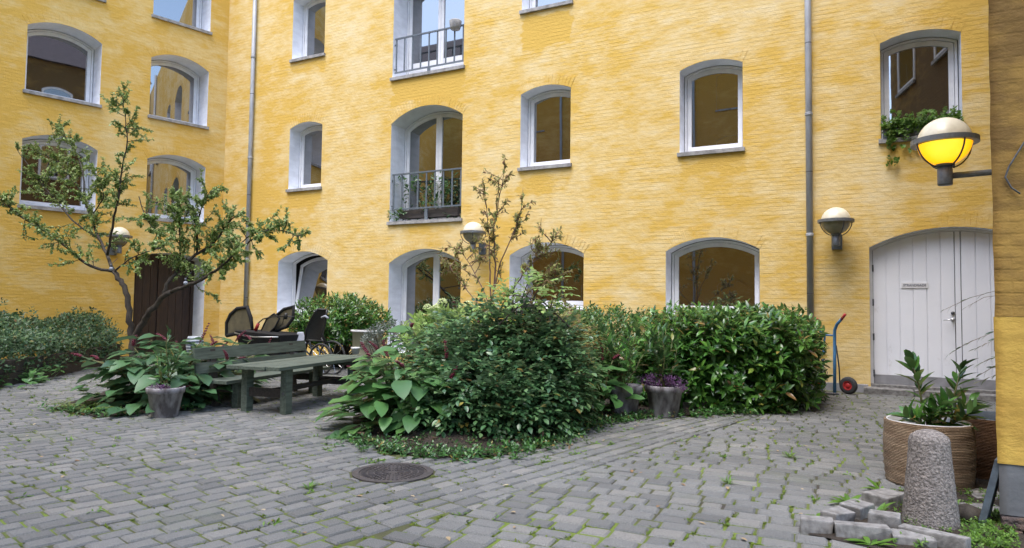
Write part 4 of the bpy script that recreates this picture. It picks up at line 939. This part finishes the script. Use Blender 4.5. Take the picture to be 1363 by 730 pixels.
# laurel hedge (right) and its lower left neighbour
def boxhedge(pts_n, x0, x1, y0, y1, z1, taper=.15, shear=0):
    """points near the top/front/right faces of a rounded, lumpy hedge with outward axes"""
    n = pts_n; d = rdir(n, -.8); c = np.array([(x0+x1)/2, (y0+y1)/2, z1*.45]); h = np.array([(x1-x0)/2, (y1-y0)/2, z1*.55])
    k = 5.0; nr = (np.abs(d/np.array([1, 1, 1]))**k).sum(1)**(-1/k); s = rng.random(n)**.30*rng.normal(1.0, .055, n)
    P = c+d*h*(nr*s*(1+.05*(lumps(d, 40, .5)-1)))[:, None]; P[:, 2] = np.maximum(P[:, 2], .08)
    return P, unit(d/h)*.9+np.array([0, 0, .75])+rng.normal(0, .3, (n, 3))
P, ax = boxhedge(3300, -3.05, -.62, 9.75, 12.3, 1.40)
hl = G(1000, 552)
# follow the slanted front of the bed
P[:, 1] -= np.clip((-.62-P[:, 0]), 0, 3)*.32*np.clip((12.6-P[:, 1])/2.6, 0, 1)
o = cloudplant('laurel_hedge', 'clipped glossy cherry laurel hedge between the grey pots and the downpipe', 'hedge', P, ax, 9, .13, .175, .36, M['laurel'], .5, 1.35, stems=[((rng.uniform(-2.6, -.9), rng.uniform(9.9, 11.8), 0), P[i], .012) for i in range(120)])
# low timber edging under the hedge
e0, e1 = G(905, 551), G(1062, 545)
tag(MB().box(0, float(np.linalg.norm((e1-e0)[:2])), 0, .05, 0, .13, jit=.006).build('timber_edging', M['darkwood'], None, bevel=.006), 'low dark timber edging board under the laurel hedge', 'edging board')
eo = bpy.data.objects['timber_edging']; eo.location = (e0[0], e0[1]+.16, 0); eo.rotation_euler = (0, 0, math.atan2((e1-e0)[1], (e1-e0)[0]))
P, ax = boxhedge(1900, -5.4, -3.0, 9.3, 12.5, 1.42)
cloudplant('spindle_hedge', 'lower bushy hedge left of the clipped laurel, below the arched window', 'hedge', P, ax, 8, .13, .105, .40, M['euon'], .4, 1.25, stems=[((rng.uniform(-5, -3.3), rng.uniform(9.8, 12), 0), P[i], .010) for i in range(70)])
# round evergreen behind the bench
cE = A(455, 440, 11.6); d = rdir(1150, -.75); P = np.array([cE[0], cE[1], .98])+d*np.array([1.22, 1.0, .66])*(rng.random(1150)**.33*lumps(d, 14, .18))[:, None]
cloudplant('round_evergreen', 'rounded glossy evergreen shrub in front of the ground floor windows', 'shrub', P, d+[0, 0, .7], 8, .13, .135, .36, M['laurel'], .4, 1.25, stems=[((cE[0]+rng.normal(0, .1), cE[1], 0), P[i], .015) for i in range(70)])

# central dark shrub with pinnate leaves
def pinnate_shrub(name, label, base, blobs, n, leafl, m, cat='shrub', npair=3, stems=80):
    o = empty(name, label, cat, base); T = []; d = []
    wts = np.array([b[3]*b[4]*b[5] for b in blobs])**.7; wts /= wts.sum()
    for b, w_ in zip(blobs, wts):
        k = int(n*w_); q = rdir(k, -.7); sc_ = rng.random(k)**.34*rng.normal(1, .08, k)*lumps(q, 14, .22)
        T.append(np.array(b[:3])+q*np.array(b[3:6])*sc_[:, None]); d.append(q)
    T = np.concatenate(T); d = np.concatenate(d); ok = T[:, 2] > .04; T = T[ok]; d = d[ok]; n = len(T)
    ax = unit(d*[1, 1, .45]+rng.normal(0, .45, (n, 3))*[1, 1, .6]+[0, 0, .14]); P, D, U, LL = [], [], [], []
    rl = leafl*3.2
    side = unit(np.cross(ax, [0, 0, 1])+1e-6); up = unit(np.cross(side, ax)+rng.normal(0, .2, (n, 3)))
    for i in range(npair):
        f = .25+.65*i/npair
        for sg in (-1, 1):
            P.append(T+ax*(rl*f)-up*(rl*.25*f*f)); D.append(ax*.55+side*sg*.9-up*.1+rng.normal(0, .12, (n, 3))); U.append(up+rng.normal(0, .15, (n, 3))); LL.append(leafl*rng.uniform(.75, 1.15, n))
    P.append(T+ax*rl*.9-up*rl*.2); D.append(ax-up*.3); U.append(up); LL.append(leafl*rng.uniform(.9, 1.3, n))
    P, D, U, LL = map(np.concatenate, (P, D, U, LL)); leaves('foliage', P, D, U, LL, LL*.52, m, o, droop=.2)
    sb = MB()
    for i in rng.choice(n, min(n, stems), False):
        b_ = np.array([rng.normal(0, .22), rng.normal(0, .22), 0]); sb.tube([b_, b_+(T[i]-b_)*.5+[0, 0, .12], T[i]], [.012, .009, .004], 5, caps=False)
    sb.build('stems', M['bark'], o, True, fix=False); return o
cB = G(645, 588); pinnate_shrub('dark_shrub', 'big dense dark green shrub with small feathered leaves in the central bed', (cB[0]-.30, cB[1]+.90, 0),
    [(0, 0, .50, .85, .85, .52), (-.42, .15, .92, .50, .5, .42), (.12, .25, 1.02, .45, .5, .36), (.45, .25, .88, .38, .5, .38), (.62, .1, .42, .36, .5, .42), (-.85, .1, .50, .42, .5, .46), (-.1, -.62, .34, .8, .42, .36), (.38, -.45, .26, .42, .38, .28), (-.62, -.45, .28, .45, .4, .30)], 3600, .078, M['rose'], stems=110)
cB2 = A(745, 440, 8.6); pinnate_shrub('reddish_shrub', 'looser shrub with bronzed leaves at the right of the dark central shrub', (cB2[0]+.05, cB2[1]-.4, 0), [(0, 0, .75, .5, .5, .5), (.1, 0, 1.05, .3, .3, .3)], 420, .07, M['copper'], stems=40)

# pokeweed: big leaves and upright dark red spikes
def pokeweed(label, base, n_st, spread, hgt, L, k, spikes, aim=None, seedz=0, group='pokeweed plants with dark red spikes', mat='poke'):
    o = empty('pokeweed', label, 'plant', base, group=group); stems = []; tips = []
    for i in range(n_st):
        an = 2*math.pi*i/n_st+rng.normal(0, .3); r_ = spread*math.sqrt(rng.uniform(.15, 1)); top = np.array([math.cos(an)*r_, math.sin(an)*r_, hgt*rng.uniform(.72, 1.0)*(1-.30*(r_/spread)**2)])
        b_ = np.array([math.cos(an)*r_*.15, math.sin(an)*r_*.15, 0]); mid = b_+(top-b_)*.5+np.array([0, 0, .16*hgt]); stems.append([b_, b_*.6+mid*.4, mid, mid*.45+top*.55, top]); tips.append((top, unit(top-mid)))
    P, D, U, LL = [], [], [], []; sb = MB()
    for pts in stems:
        pts = np.array(pts); sb.tube(pts, [.018, .016, .013, .010, .006], 7)
        for i in range(k):
            f = .12+.85*i/(k-1); x = f*(len(pts)-1); j = min(len(pts)-2, int(x)); p = pts[j]+(pts[j+1]-pts[j])*(x-j); an = 2.4*i+rng.uniform(0, 1)
            out = np.array([math.cos(an), math.sin(an), 0])+.7*unit(np.array([p[0], p[1], 0])+1e-4); P.append(p); D.append(unit(out)+[0, 0, rng.uniform(-.25, .35)]); U.append([rng.normal(0, .15), rng.normal(0, .15), 1]); LL.append(L*rng.uniform(.6, 1.15)*(1.1-.45*f))
    nd = int(n_st*k*2.6); dd = rdir(nd, .0); rr_ = rng.random(nd)**.4
    for q_, r_ in zip(dd, rr_):
        p = np.array([q_[0]*spread, q_[1]*spread, (q_[2]*.86+.06)*hgt])*(r_*rng.uniform(.85, 1.08)); P.append(p); D.append(unit(np.array([q_[0], q_[1], 0])+rng.normal(0, .45, 3)*[1, 1, 0])+[0, 0, rng.uniform(-.28, .28)]); U.append(np.array([q_[0]*.35, q_[1]*.35, 1])+rng.normal(0, .15, 3)); LL.append(L*rng.uniform(.5, 1.05))
    # petioles
    P = np.array(P); D = unit(np.array(D)); LL = np.array(LL)
    for p, d_, l in zip(P, D, LL): sb.tube([p, p+d_*l*.18+[0, 0, .01]], .004, 4, caps=False)
    sb.build('stem', M['gstem'], o, True, fix=False)
    leaves('foliage', P+D*(LL*.16)[:, None], D, U, LL, LL*.64, M[mat], o, fold=.20, droop=.22, ts=(.1, .3, .55, .8), wp=(.62, 1.0, .92, .52), wav=.07)
    for i in range(spikes):
        t, a_ = tips[i % len(tips)]; a_ = unit(np.array(a_)+rng.normal(0, .35, 3)+[0, 0, .35]); ln = rng.uniform(.09, .17); b_ = t if i < len(tips) else t-a_*.0+rng.normal(0, .08, 3); mb = MB()
        bend = rng.normal(0, .25, 3); pts = [b_+a_*(ln*u_)+bend*ln*u_*u_ for u_ in np.linspace(0, 1.25, 8)]
        mb.tube(pts, .004, 5)
        for u_ in np.linspace(.25, 1.25, 9):
            c_ = b_+a_*(ln*u_)+bend*ln*u_*u_; rr = .022*(1.25-.6*abs(u_-.6))
            for q_ in range(5):
                an = q_*1.2566+u_*9; v = c_+np.array([math.cos(an), math.sin(an), rng.normal(0, .3)])*rr*.62; s5 = rr*.48
                mb.add([v+np.array(e_)*s5 for e_ in ((1, 0, 0), (-1, 0, 0), (0, 1, 0), (0, -1, 0), (0, 0, 1), (0, 0, -1))], [(0, 2, 4), (2, 1, 4), (1, 3, 4), (3, 0, 4), (2, 0, 5), (1, 2, 5), (3, 1, 5), (0, 3, 5)])
        mb.build('berry_spike', M['berry'], o, True, fix=False)
    return o
def gb3(px, py, back=0): g = G(px, py); return (float(g[0]), float(g[1])+back, 0)
pokeweed('large pokeweed with drooping broad leaves left of the dark central shrub', gb3(497, 580, .55), 11, .78, 1.02, .36, 8, 10)
pokeweed('pokeweed with light leaves between the dark central shrub and the left grey pot', gb3(768, 566, .75), 6, .36, .95, .28, 6, 4)
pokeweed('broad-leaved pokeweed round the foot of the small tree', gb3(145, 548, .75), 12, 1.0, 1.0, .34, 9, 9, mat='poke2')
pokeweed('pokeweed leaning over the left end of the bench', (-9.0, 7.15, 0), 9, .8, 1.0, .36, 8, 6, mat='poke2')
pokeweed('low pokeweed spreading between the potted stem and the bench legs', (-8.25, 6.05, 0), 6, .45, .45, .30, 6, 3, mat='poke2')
pokeweed('tall pokeweed behind the dark central shrub, below the ground floor french door', (-5.5, 8.3, 0), 9, .75, 1.38, .36, 8, 7)
# pale flowering shrub
cH = A(600, 425, 8.9); P = np.array([cH[0], cH[1], .98])+rdir(190, -.2)*[.75, .5, .40]*rng.uniform(.6, 1.15, (190, 1))
o = cloudplant('flowering_shrub', 'pale green shrub with cream flower heads behind the dark central shrub', 'shrub', P, rng.normal(0, .4, (190, 3))+[0, 0, 1], 7, .14, .14, .5, M['pale'], org=(cH[0], cH[1], 0), stems=[((cH[0], cH[1], 0), P[i], .012) for i in range(40)])
for i in range(7):
    fb_ = MB(); c_ = P[np.argsort(-P[:, 2])][i*3]-np.array([cH[0], cH[1], 0])+[0, 0, .05]
    for q_ in range(60):
        v = c_+rdir(1, -.2)[0]*[.07, .07, .06]; s5 = .012; fb_.add([v+np.array(e_)*s5 for e_ in ((1, 0, 0), (-1, 0, 0), (0, 1, 0), (0, -1, 0), (0, 0, 1), (0, 0, -1))], [(0, 2, 4), (2, 1, 4), (1, 3, 4), (3, 0, 4), (2, 0, 5), (1, 2, 5), (3, 1, 5), (0, 3, 5)])
    fb_.build('flower_head', M['cream'], o, fix=False)
cS = A(520, 440, 9.6); P = np.array([cS[0], cS[1], .72])+rdir(130, -.2)*[.55, .4, .4]
cloudplant('silver_shrub', 'small greyish shrub below the ground floor french door', 'shrub', P, rng.normal(0, .4, (130, 3))+[0, 0, 1], 8, .12, .07, .5, leafmat('silver leaf', [(.10, .13, .11), (.16, .19, .17), (.06, .09, .07)], .5), org=(cS[0], cS[1], 0), stems=[((cS[0], cS[1], 0), P[i], .01) for i in range(30)])

# ------------------------------------------------------------------ trees
def branch_tree(o, polys, trunk_mat, leafm, twigs, leafL, Wr, leaf_per, rmin=.35, twl=.45, seed=1, up=.25, start=.35, trunkname='trunk', clump=None):
    """polys: list of (points, r0, r1); twigs grow along them, leaves along twigs"""
    tb_ = MB(); P, D, U, LL = [], [], [], []
    for pts, r0, r1, ntw in polys:
        pts = np.array(pts, float); seg = np.linalg.norm(np.diff(pts, axis=0), axis=1); cum = np.concatenate([[0], np.cumsum(seg)])
        # smooth the path
        tt = np.linspace(0, cum[-1], max(6, len(pts)*4)); sm = np.stack([np.interp(tt, cum, pts[:, c]) for c in range(3)], 1)
        for _ in range(2): sm[1:-1] = .25*sm[:-2]+.5*sm[1:-1]+.25*sm[2:]
        sm[1:-1] += rng.normal(0, r0*.22, sm[1:-1].shape)
        tb_.tube(sm, list(np.linspace(r0, r1, len(sm))), 9)
        for i in range(ntw):
            f = start+(1-start)*rng.random()**.8; x = f*(len(sm)-1); j = min(len(sm)-2, int(x)); p = sm[j]+(sm[j+1]-sm[j])*(x-j); ax = unit(sm[j+1]-sm[j])
            dirn = unit(rdir(1)[0]*.9+ax*.6+np.array([0, 0, up])); ln = twl*rng.uniform(.35, 1.15)*(1.15-.4*f)
            q = [p]; dd = dirn
            for s in range(4): dd = unit(dd+rng.normal(0, .22, 3)+[0, 0, .05]); q.append(q[-1]+dd*ln/4)
            tb_.tube(q, [.007, .006, .005, .004, .0025], 5, caps=False)
            subs = [q]
            for s in range(2):
                b_ = q[rng.integers(1, 4)]; d2 = unit(dd+rdir(1)[0]*.9); q2 = [b_, b_+d2*ln*.22, b_+d2*ln*.45+rng.normal(0, .02, 3)]; tb_.tube(q2, [.004, .003, .002], 4, caps=False); subs.append(q2)
            for sb in subs:
                for _ in range(leaf_per if len(sb) > 3 else leaf_per//2):
                    f2 = rng.uniform(.2, 1)*(len(sb)-1); j = min(len(sb)-2, int(f2)); pp_ = np.array(sb[j])+(np.array(sb[j+1])-np.array(sb[j]))*(f2-j)
                    P.append(pp_); D.append(rdir(1)[0]*.8+dd*.6+[0, 0, -.1]); U.append(rdir(1)[0]*.6+[0, 0, 1]); LL.append(leafL*rng.uniform(.6, 1.2))
    tb_.build(trunkname, trunk_mat, o, True, fix=False); LL = np.array(LL); leaves('crown', P, D, U, LL, LL*Wr, leafm, o, droop=.25)
TY = 8.05; tr0 = A(180, 500, TY); tr = empty('small_tree', 'slender spreading small-leaved tree with two dark stems in front of the left wing', 'tree', (tr0[0], tr0[1], 0))
T = lambda px, py, dy=0: np.array(A(px, py, TY+dy))-np.array([tr0[0], tr0[1], 0])
base = np.array([0, 0, 0.])
polys = [
 ([base+[-.03, .05, 0], T(175, 460), T(173, 425), T(171, 400), T(164, 378), T(152, 362)], .068, .044, 0),
 ([base+[.05, -.05, 0], T(178, 447), T(194, 422), T(218, 394), T(228, 389)], .068, .046, 0),
 ([T(228, 389), T(245, 382), T(268, 373), T(285, 362), T(300, 350, -.1), T(318, 332, -.2), T(345, 312, -.3)], .036, .010, 16),
 ([T(218, 394), T(221, 380), T(232, 366, .2), T(246, 350, .3), T(262, 338, .4), T(284, 326, .5), T(300, 300, .6), T(318, 285, .6)], .040, .010, 20),
 ([T(152, 362), T(146, 352), T(143, 340, .1), T(132, 318, .2), T(120, 290, .3), T(112, 262, .3), T(95, 235, .4), T(60, 205, .5)], .034, .008, 24),
 ([T(152, 362), T(132, 360, -.2), T(112, 350, -.3), T(90, 330, -.5), T(60, 308, -.6), T(28, 290, -.7), T(2, 268, -.8)], .030, .006, 15),
 ([T(143, 340), T(150, 300, -.1), T(158, 262, -.2), T(162, 225, -.2), T(170, 190, -.2), T(166, 155, -.2), T(164, 132, -.2)], .026, .005, 16),
 ([T(132, 318, .2), T(100, 298, .1), T(70, 262, 0), T(45, 232, -.1), T(20, 195, -.2)], .02, .005, 14),
 ([T(152, 362), T(172, 345, -.3), T(196, 335, -.4), T(215, 330, -.5)], .018, .005, 6),
 ([T(240, 355, .3), T(240, 320, .3), T(238, 290, .2), T(228, 268, .2)], .02, .006, 14),
 ([T(262, 338, .4), T(262, 305, .3), T(268, 275, .3), T(280, 255, .3)], .018, .006, 11),
 ([T(112, 262, .3), T(112, 230, .3), T(100, 200, .4), T(76, 170, .5)], .018, .004, 10),
 ([T(120, 290, .3), T(140, 262, .2), T(128, 232, .2)], .016, .005, 10),
 ([T(300, 345, -.1), T(335, 310, -.2), T(372, 305, -.2), T(398, 316, -.2)], .012, .004, 7),
 ([T(185, 262, 0), T(190, 280), T(200, 300), T(215, 318)], .010, .005, 8),
]
branch_tree(tr, [(a, b, c, int(d*2.3)) for a, b, c, d in polys], M['bark'], M['treeleaf'], 0,    .057, .58, 40, twl=.50, start=.12)
for (bx_, by_, dy_), lb in (((148, 358, -.35), 'small clear glass bulb hanging from the left stem of the little tree'), ((247, 377, -.25), 'small clear glass bulb hanging from the right limb in front of the brown door')):
    q = A(bx_, by_, TY+dy_); go_ = empty('hanging_bulb', lb, 'bulb', q, group='glass bulbs hung in the little tree')
    MB().lathe([(.036*math.cos(t), .036*math.sin(t)) for t in np.linspace(-1.5, 1.35, 12)], 20).build('globe', M['greycloth'], go_, True)
    MB().tube([(0, 0, .035), (0, 0, .085)], .02, 10).tube([(0, 0, .085), (.02, .1, .20)], .004, 5).build('cap', M['iron'], go_, True)
SY = 7.7; sp0 = A(655, 520, SY); sap = empty('tall_sapling', 'tall airy sapling with sparse bronze leaves rising above the dark central shrub', 'tree', (sp0[0], sp0[1], 0))
S_ = lambda px, py, dy=0: np.array(A(px, py, SY+dy))-np.array([sp0[0], sp0[1], 0])
polys = [
 ([base, S_(654, 440), S_(657, 385), S_(660, 350), S_(657, 310), S_(662, 280), S_(668, 250), S_(671, 230)], .022, .004, 12),
 ([S_(655, 430), S_(653, 395), S_(652, 345), S_(651, 310), S_(648, 280), S_(645, 260)], .014, .003, 7),
 ([S_(655, 400), S_(664, 355), S_(677, 325), S_(688, 300), S_(695, 275), S_(696, 250)], .012, .003, 7),
 ([S_(655, 420), S_(645, 390, .1), S_(630, 360, .2), S_(618, 340, .2), S_(605, 330, .3)], .010, .003, 9),
 ([S_(655, 425), S_(680, 390, -.1), S_(700, 360, -.2), S_(718, 340, -.2), S_(735, 322, -.2)], .012, .003, 13),
 ([S_(660, 425), S_(690, 400, -.1), S_(715, 380, -.2), S_(745, 368, -.2)], .010, .003, 11),
 ([S_(652, 420), S_(632, 400, .1), S_(610, 372, .1), S_(596, 352, .1)], .009, .003, 7),
]
branch_tree(sap, [(a, b, c, int(d*1.5)) for a, b, c, d in polys], M['twig'], M['copper'], 0, .058, .45, 13, twl=.34, start=.42, up=.35)
pn = A(706, 395, 7.2); pinnate_shrub('nandina_tips', 'fresh light green feathery shoots on top of the dark central shrub', (pn[0], pn[1], pn[2]-.35), [(0, 0, .32, .36, .3, .26), (-.35, 0, .2, .2, .2, .25)], 70, .075, M['pale'], cat='plant', stems=20)

# ------------------------------------------------------------------ left planter and its ground cover
pA, pB = G(-70, 532), G(0, 516); pC = G(80, 500); pD = G(160, 482)
pl = MB(); path = [pA[:2], pB[:2], pC[:2], pD[:2]]
for a_, b_ in zip(path[:-1], path[1:]):
    e = unit(b_-a_); nn = np.array([-e[1], e[0]]); q = [a_, b_, b_+nn*.07, a_+nn*.07]
    for r_ in range(2): pl.prism([tuple(x+nn*.006*r_) for x in q], .0+r_*.21, .20+r_*.21)
tag(pl.build('raised_planter', M['darkwood'], None, bevel=.006), 'low dark plank-sided planter along the foot of the left wing', 'planter')
n = 3300; t = rng.random(n); a_ = np.array(path); seg = np.linalg.norm(np.diff(a_, axis=0), axis=1); cum = np.concatenate([[0], np.cumsum(seg)]); s = t*cum[-1]
fx = np.stack([np.interp(s, cum, a_[:, c]) for c in range(2)], 1); depth = rng.random(n)**1.1*3.0-.12
nn = np.array([-.9675, .2527]); xy = fx+nn*depth[:, None]
top = .62+.36*np.clip(depth/2.2, 0, 1)+.10*np.sin(xy[:, 1]*2.1)+.08*np.sin(xy[:, 0]*3+xy[:, 1]*1.3)
z = top*(1-.55*rng.random(n)**1.7)+.05; z = z+np.where(rng.random(n) < .08, rng.random(n)*.28, 0); z = np.where(depth < .15, .25+rng.random(n)*.6, z)
P = np.column_stack([xy, z]); ax = rng.normal(0, .5, (n, 3))+[.55, -.25, .8]
cloudplant('ground_cover_shrub', 'dark trailing shrubs filling the plank planter under the left wing', 'shrub', P, ax, 7, .16, .088, .52, M['ivy'], .5, 1.3)
P = np.column_stack([G(45, 500)[0]+rng.normal(0, .45, 40), G(30, 508)[1]+rng.normal(0, .12, 40), .05+rng.random(40)*.18])
gq = G(35, 508); P = np.array(gq)+np.column_stack([rng.normal(0, .30, 40), rng.normal(0, .16, 40), .06+rng.random(40)*.18]); P[:, :2] += np.outer(rng.uniform(-.6, .6, 40), unit(pB[:2]-pC[:2]))
cloudplant('hosta', 'low broad-leaved plant on the paving at the foot of the plank planter', 'plant', P, rng.normal(0, .4, (40, 3))+[0, 0, 1], 5, .06, .16, .62, M['poke'], .9, 1.4)
P = np.column_stack([rng.uniform(-16.0, -14.8, 60), rng.uniform(11.4, 12.9, 60), .3+rng.random(60)*.55])
# ferns at the bed front
gf = G(105, 548); fe = empty('fern', 'bright green low fern at the front of the left bed', 'fern', (gf[0], gf[1]+.12, 0)); Pf, Df, Uf, Lf = [], [], [], []; fs_ = MB()
for i in range(26):
    an = rng.uniform(0, 6.28); ln = rng.uniform(.25, .48); b_ = np.array([rng.normal(0, .22), rng.normal(0, .08), .01]); dv_ = np.array([math.cos(an), math.sin(an)*.8, .7]); pts = [b_+dv_*ln*t-np.array([0, 0, .55*ln*t*t]) for t in np.linspace(0, 1, 9)]; fs_.tube(pts, .003, 4, caps=False)
    for j in range(1, 9):
        ax = unit(pts[j]-pts[j-1]); sd_ = unit(np.cross(ax, [0, 0, 1]))
        for sg in (-1, 1): Pf.append(pts[j]); Df.append(sd_*sg+ax*.45); Uf.append([0, 0, 1]); Lf.append(.075*(1.1-j/9))
leaves('fronds', Pf, Df, Uf, np.array(Lf), np.array(Lf)*.35, M['weed'], fe); fs_.build('stem', M['gstem'], fe, True, fix=False)
# striped garden post behind the bench end
gs = A(259, 460, 8.9); so2 = empty('striped_pot', 'blue and white striped pot among the pokeweed leaves by the bench', 'pot', (gs[0], gs[1], 0))
def stripemat():
    m, nt, N, Lk, B = nm('striped glaze'); tc = N.new('ShaderNodeTexCoord').outputs['Object']; wv = N.new('ShaderNodeTexWave'); wv.bands_direction = 'Z'; wv.inputs['Scale'].default_value = 5.2; wv.inputs['Distortion'].default_value = .6; Lk.new(tc, wv.inputs[0]); r = ramp(N, [(.45, (.62, .66, .70)), (.55, (.09, .12, .17))]); Lk.new(wv.outputs['Fac'], r.inputs[0]); Lk.new(r.outputs[0], B.inputs['Base Color']); B.inputs['Roughness'].default_value = .35; return m
zt3 = gs[2]+.18
MB().lathe([(0, 0), (.11, 0), (.14, zt3*.6), (.17, zt3*.85), (.12, zt3), (.10, zt3), (.1, zt3*.8)], 24).build('pot', stripemat(), so2, True)

# ------------------------------------------------------------------ weeds in the joints, moss, litter
E_ = np.array(EDGE); px2 = []
def lowf(p): return np.sin(p[:, 0]*1.1+.6)*np.sin(p[:, 1]*1.3+1.2)+.6*np.sin(p[:, 0]*2.7-p[:, 1]*1.9)+.5*np.sin(p[:, 0]*5.1+p[:, 1]*4.3)
sc_w = lowf(E_)+rng.normal(0, .55, len(E_)); near_bed = np.array([min(np.linalg.norm(p-np.array(q)) for q in BED1[:8]) for p in E_]) < .55
mossm = (sc_w > -.15) | (near_bed & (rng.random(len(E_)) < .8)); pm = E_[mossm]
k = 34; Pm = np.repeat(pm, k, 0)+rng.normal(0, .022, (len(pm)*k, 2)); nM = len(Pm)
leaves('joint_moss', np.column_stack([Pm, np.full(nM, -.006)]), rdir(nM, .1)*[1, 1, .35], np.tile([0, 0, 1.], (nM, 1)), rng.uniform(.012, .028, nM), rng.uniform(.008, .014, nM), M['moss'])
tag(bpy.data.objects['joint_moss'], 'green moss growing in the joints of the paving', 'moss', kind='stuff')
sel = rng.random(len(E_)) < .075; sel |= near_bed & (rng.random(len(E_)) < .7); pw = E_[sel]; k = 12
Pw = np.repeat(pw, k, 0)+rng.normal(0, .025, (len(pw)*k, 2)); sz = np.repeat(rng.uniform(.25, 1.05, len(pw))**1.5, k); nW = len(Pw)
leaves('joint_weeds', np.column_stack([Pw, np.full(nW, .0)]), rdir(nW, .25)*[1, 1, .6], np.tile([0, 0, 1.], (nW, 1))+rng.normal(0, .3, (nW, 3)), .042*sz, .016*sz, M['weed'])
tag(bpy.data.objects['joint_weeds'], 'little green weeds sprouting between the paving stones', 'weeds', kind='stuff')
# bed edge ground cover
def edge_pts(poly, n, sprd):
    q = []
    for a_, b_ in zip(poly[:-1], poly[1:]):
        a_, b_ = np.array(a_), np.array(b_)
        for i in range(int(n*np.linalg.norm(b_-a_))): q.append(a_+(b_-a_)*rng.random()+rng.normal(0, sprd, 2))
    return np.array(q)
q = np.concatenate([edge_pts(BED1[:7], 110, .10), edge_pts(BED1[6:9], 90, .12), edge_pts(BED2[:4], 50, .10), np.array([p for p in np.column_stack([rng.uniform(-5, -2, 900), rng.uniform(5.4, 6.9, 900)]) if inpoly(p, BED1)][:230])]); n = len(q)
p_, d_, u_, l_ = whorls(np.column_stack([q, .03+rng.random(n)*.06]), rng.normal(0, .4, (n, 3))+[0, 0, 1], 6, .05, .055, .6, 1.4); leaves('bed_edge_weeds', p_, d_, u_, l_, l_*.5, M['euon'])
tag(bpy.data.objects['bed_edge_weeds'], 'low weeds and ground cover along the edge of the planting beds', 'ground cover', kind='stuff')
q = np.concatenate([np.array(gp(*[(rng.uniform(1190, 1360), rng.uniform(655, 735)) for i in range(230)])), np.array(gp(*[(rng.uniform(1280, 1345), rng.uniform(690, 735)) for i in range(180)]))]); n = len(q)
p_, d_, u_, l_ = whorls(np.column_stack([q, .02+rng.random(n)*.04]), rng.normal(0, .5, (n, 3))+[0, 0, 1], 6, .03, .034, .6, 1.4); leaves('corner_weeds', p_, d_, u_, l_, l_*.5, M['weed'])
tag(bpy.data.objects['corner_weeds'], 'fine weeds covering the soil round the granite bollard', 'weeds', kind='stuff')
def weedplant(label, px, py, L, k, upz=.6, wr=.28):
    g = G(px, py); o = empty('weed_plant', label, 'weed', (g[0], g[1], 0), group='larger weeds by the stone edging'); an = rng.uniform(0, 6.28, k); D = np.column_stack([np.cos(an), np.sin(an), rng.uniform(.3, 1.4, k)*upz]); l = L*rng.uniform(.6, 1.1, k)
    leaves('foliage', np.zeros((k, 3))+rng.normal(0, .01, (k, 3))*[1, 1, 0], D, np.tile([0, 0, 1.], (k, 1)), l, l*wr, M['weed'], o, droop=.35, wav=.05)
weedplant('upright dandelion weed in front of the middle kerb stone of the edging', 1166, 690, .16, 9, 1.6)
weedplant('dandelion weed at the foot of the front basket', 1172, 656, .15, 9, .9)
weedplant('spreading dandelion weed left of the back row of kerb stones', 1128, 672, .15, 12, .6)
weedplant('leafy weed in the paving left of the kerb tip', 1085, 690, .11, 14, .4)
weedplant('leafy weed in front of the front row of kerb stones', 1160, 727, .14, 16, .5)
weedplant('round-leaved plantain weed below the grey plinth corner', 1312, 727, .12, 8, .5, .6)
weedplant('tufted grass weed out in the paving before the hedge', 970, 645, .09, 26, 1.4, .12)
weedplant('low dry tuft in the open paving right of centre', 1052, 610, .10, 26, 1.2, .1)
weedplant('clump of weed on the paving by the manhole cover', 412, 651, .09, 22, .9, .16)
n = 90; ql = np.array(gp(*[(rng.uniform(20, 1250), rng.uniform(540, 728)) for i in range(60)])+gp(*[(rng.uniform(480, 1080), rng.uniform(555, 600)) for i in range(30)]))
leaves('fallen_leaves', np.column_stack([ql, np.full(n, .010)]), rdir(n, -.1)*[1, 1, .15], np.tile([0, 0, 1.], (n, 1)), rng.uniform(.03, .065, n), rng.uniform(.015, .03, n), M['dry'])
tag(bpy.data.objects['fallen_leaves'], 'scattered dry leaves on the paving', 'leaf litter', kind='stuff')

nS = 700; qs = []
while len(qs) < nS:
    p = (rng.uniform(-5.2, -1.2), rng.uniform(5.2, 9.6))
    if inpoly(p, BED1): qs.append(p)
qs = np.array(qs)
leaves('bed_litter', np.column_stack([qs, np.full(nS, .075)]), rdir(nS, -.1)*[1, 1, .3], np.tile([0, 0, 1.], (nS, 1)), rng.uniform(.03, .08, nS), rng.uniform(.015, .035, nS), leafmat('brown litter', [(.03, .018, .01), (.06, .035, .02), (.10, .06, .03)], .9, .05))
tag(bpy.data.objects['bed_litter'], 'dead brown leaves on the soil under the central shrubs', 'leaf litter', kind='stuff')
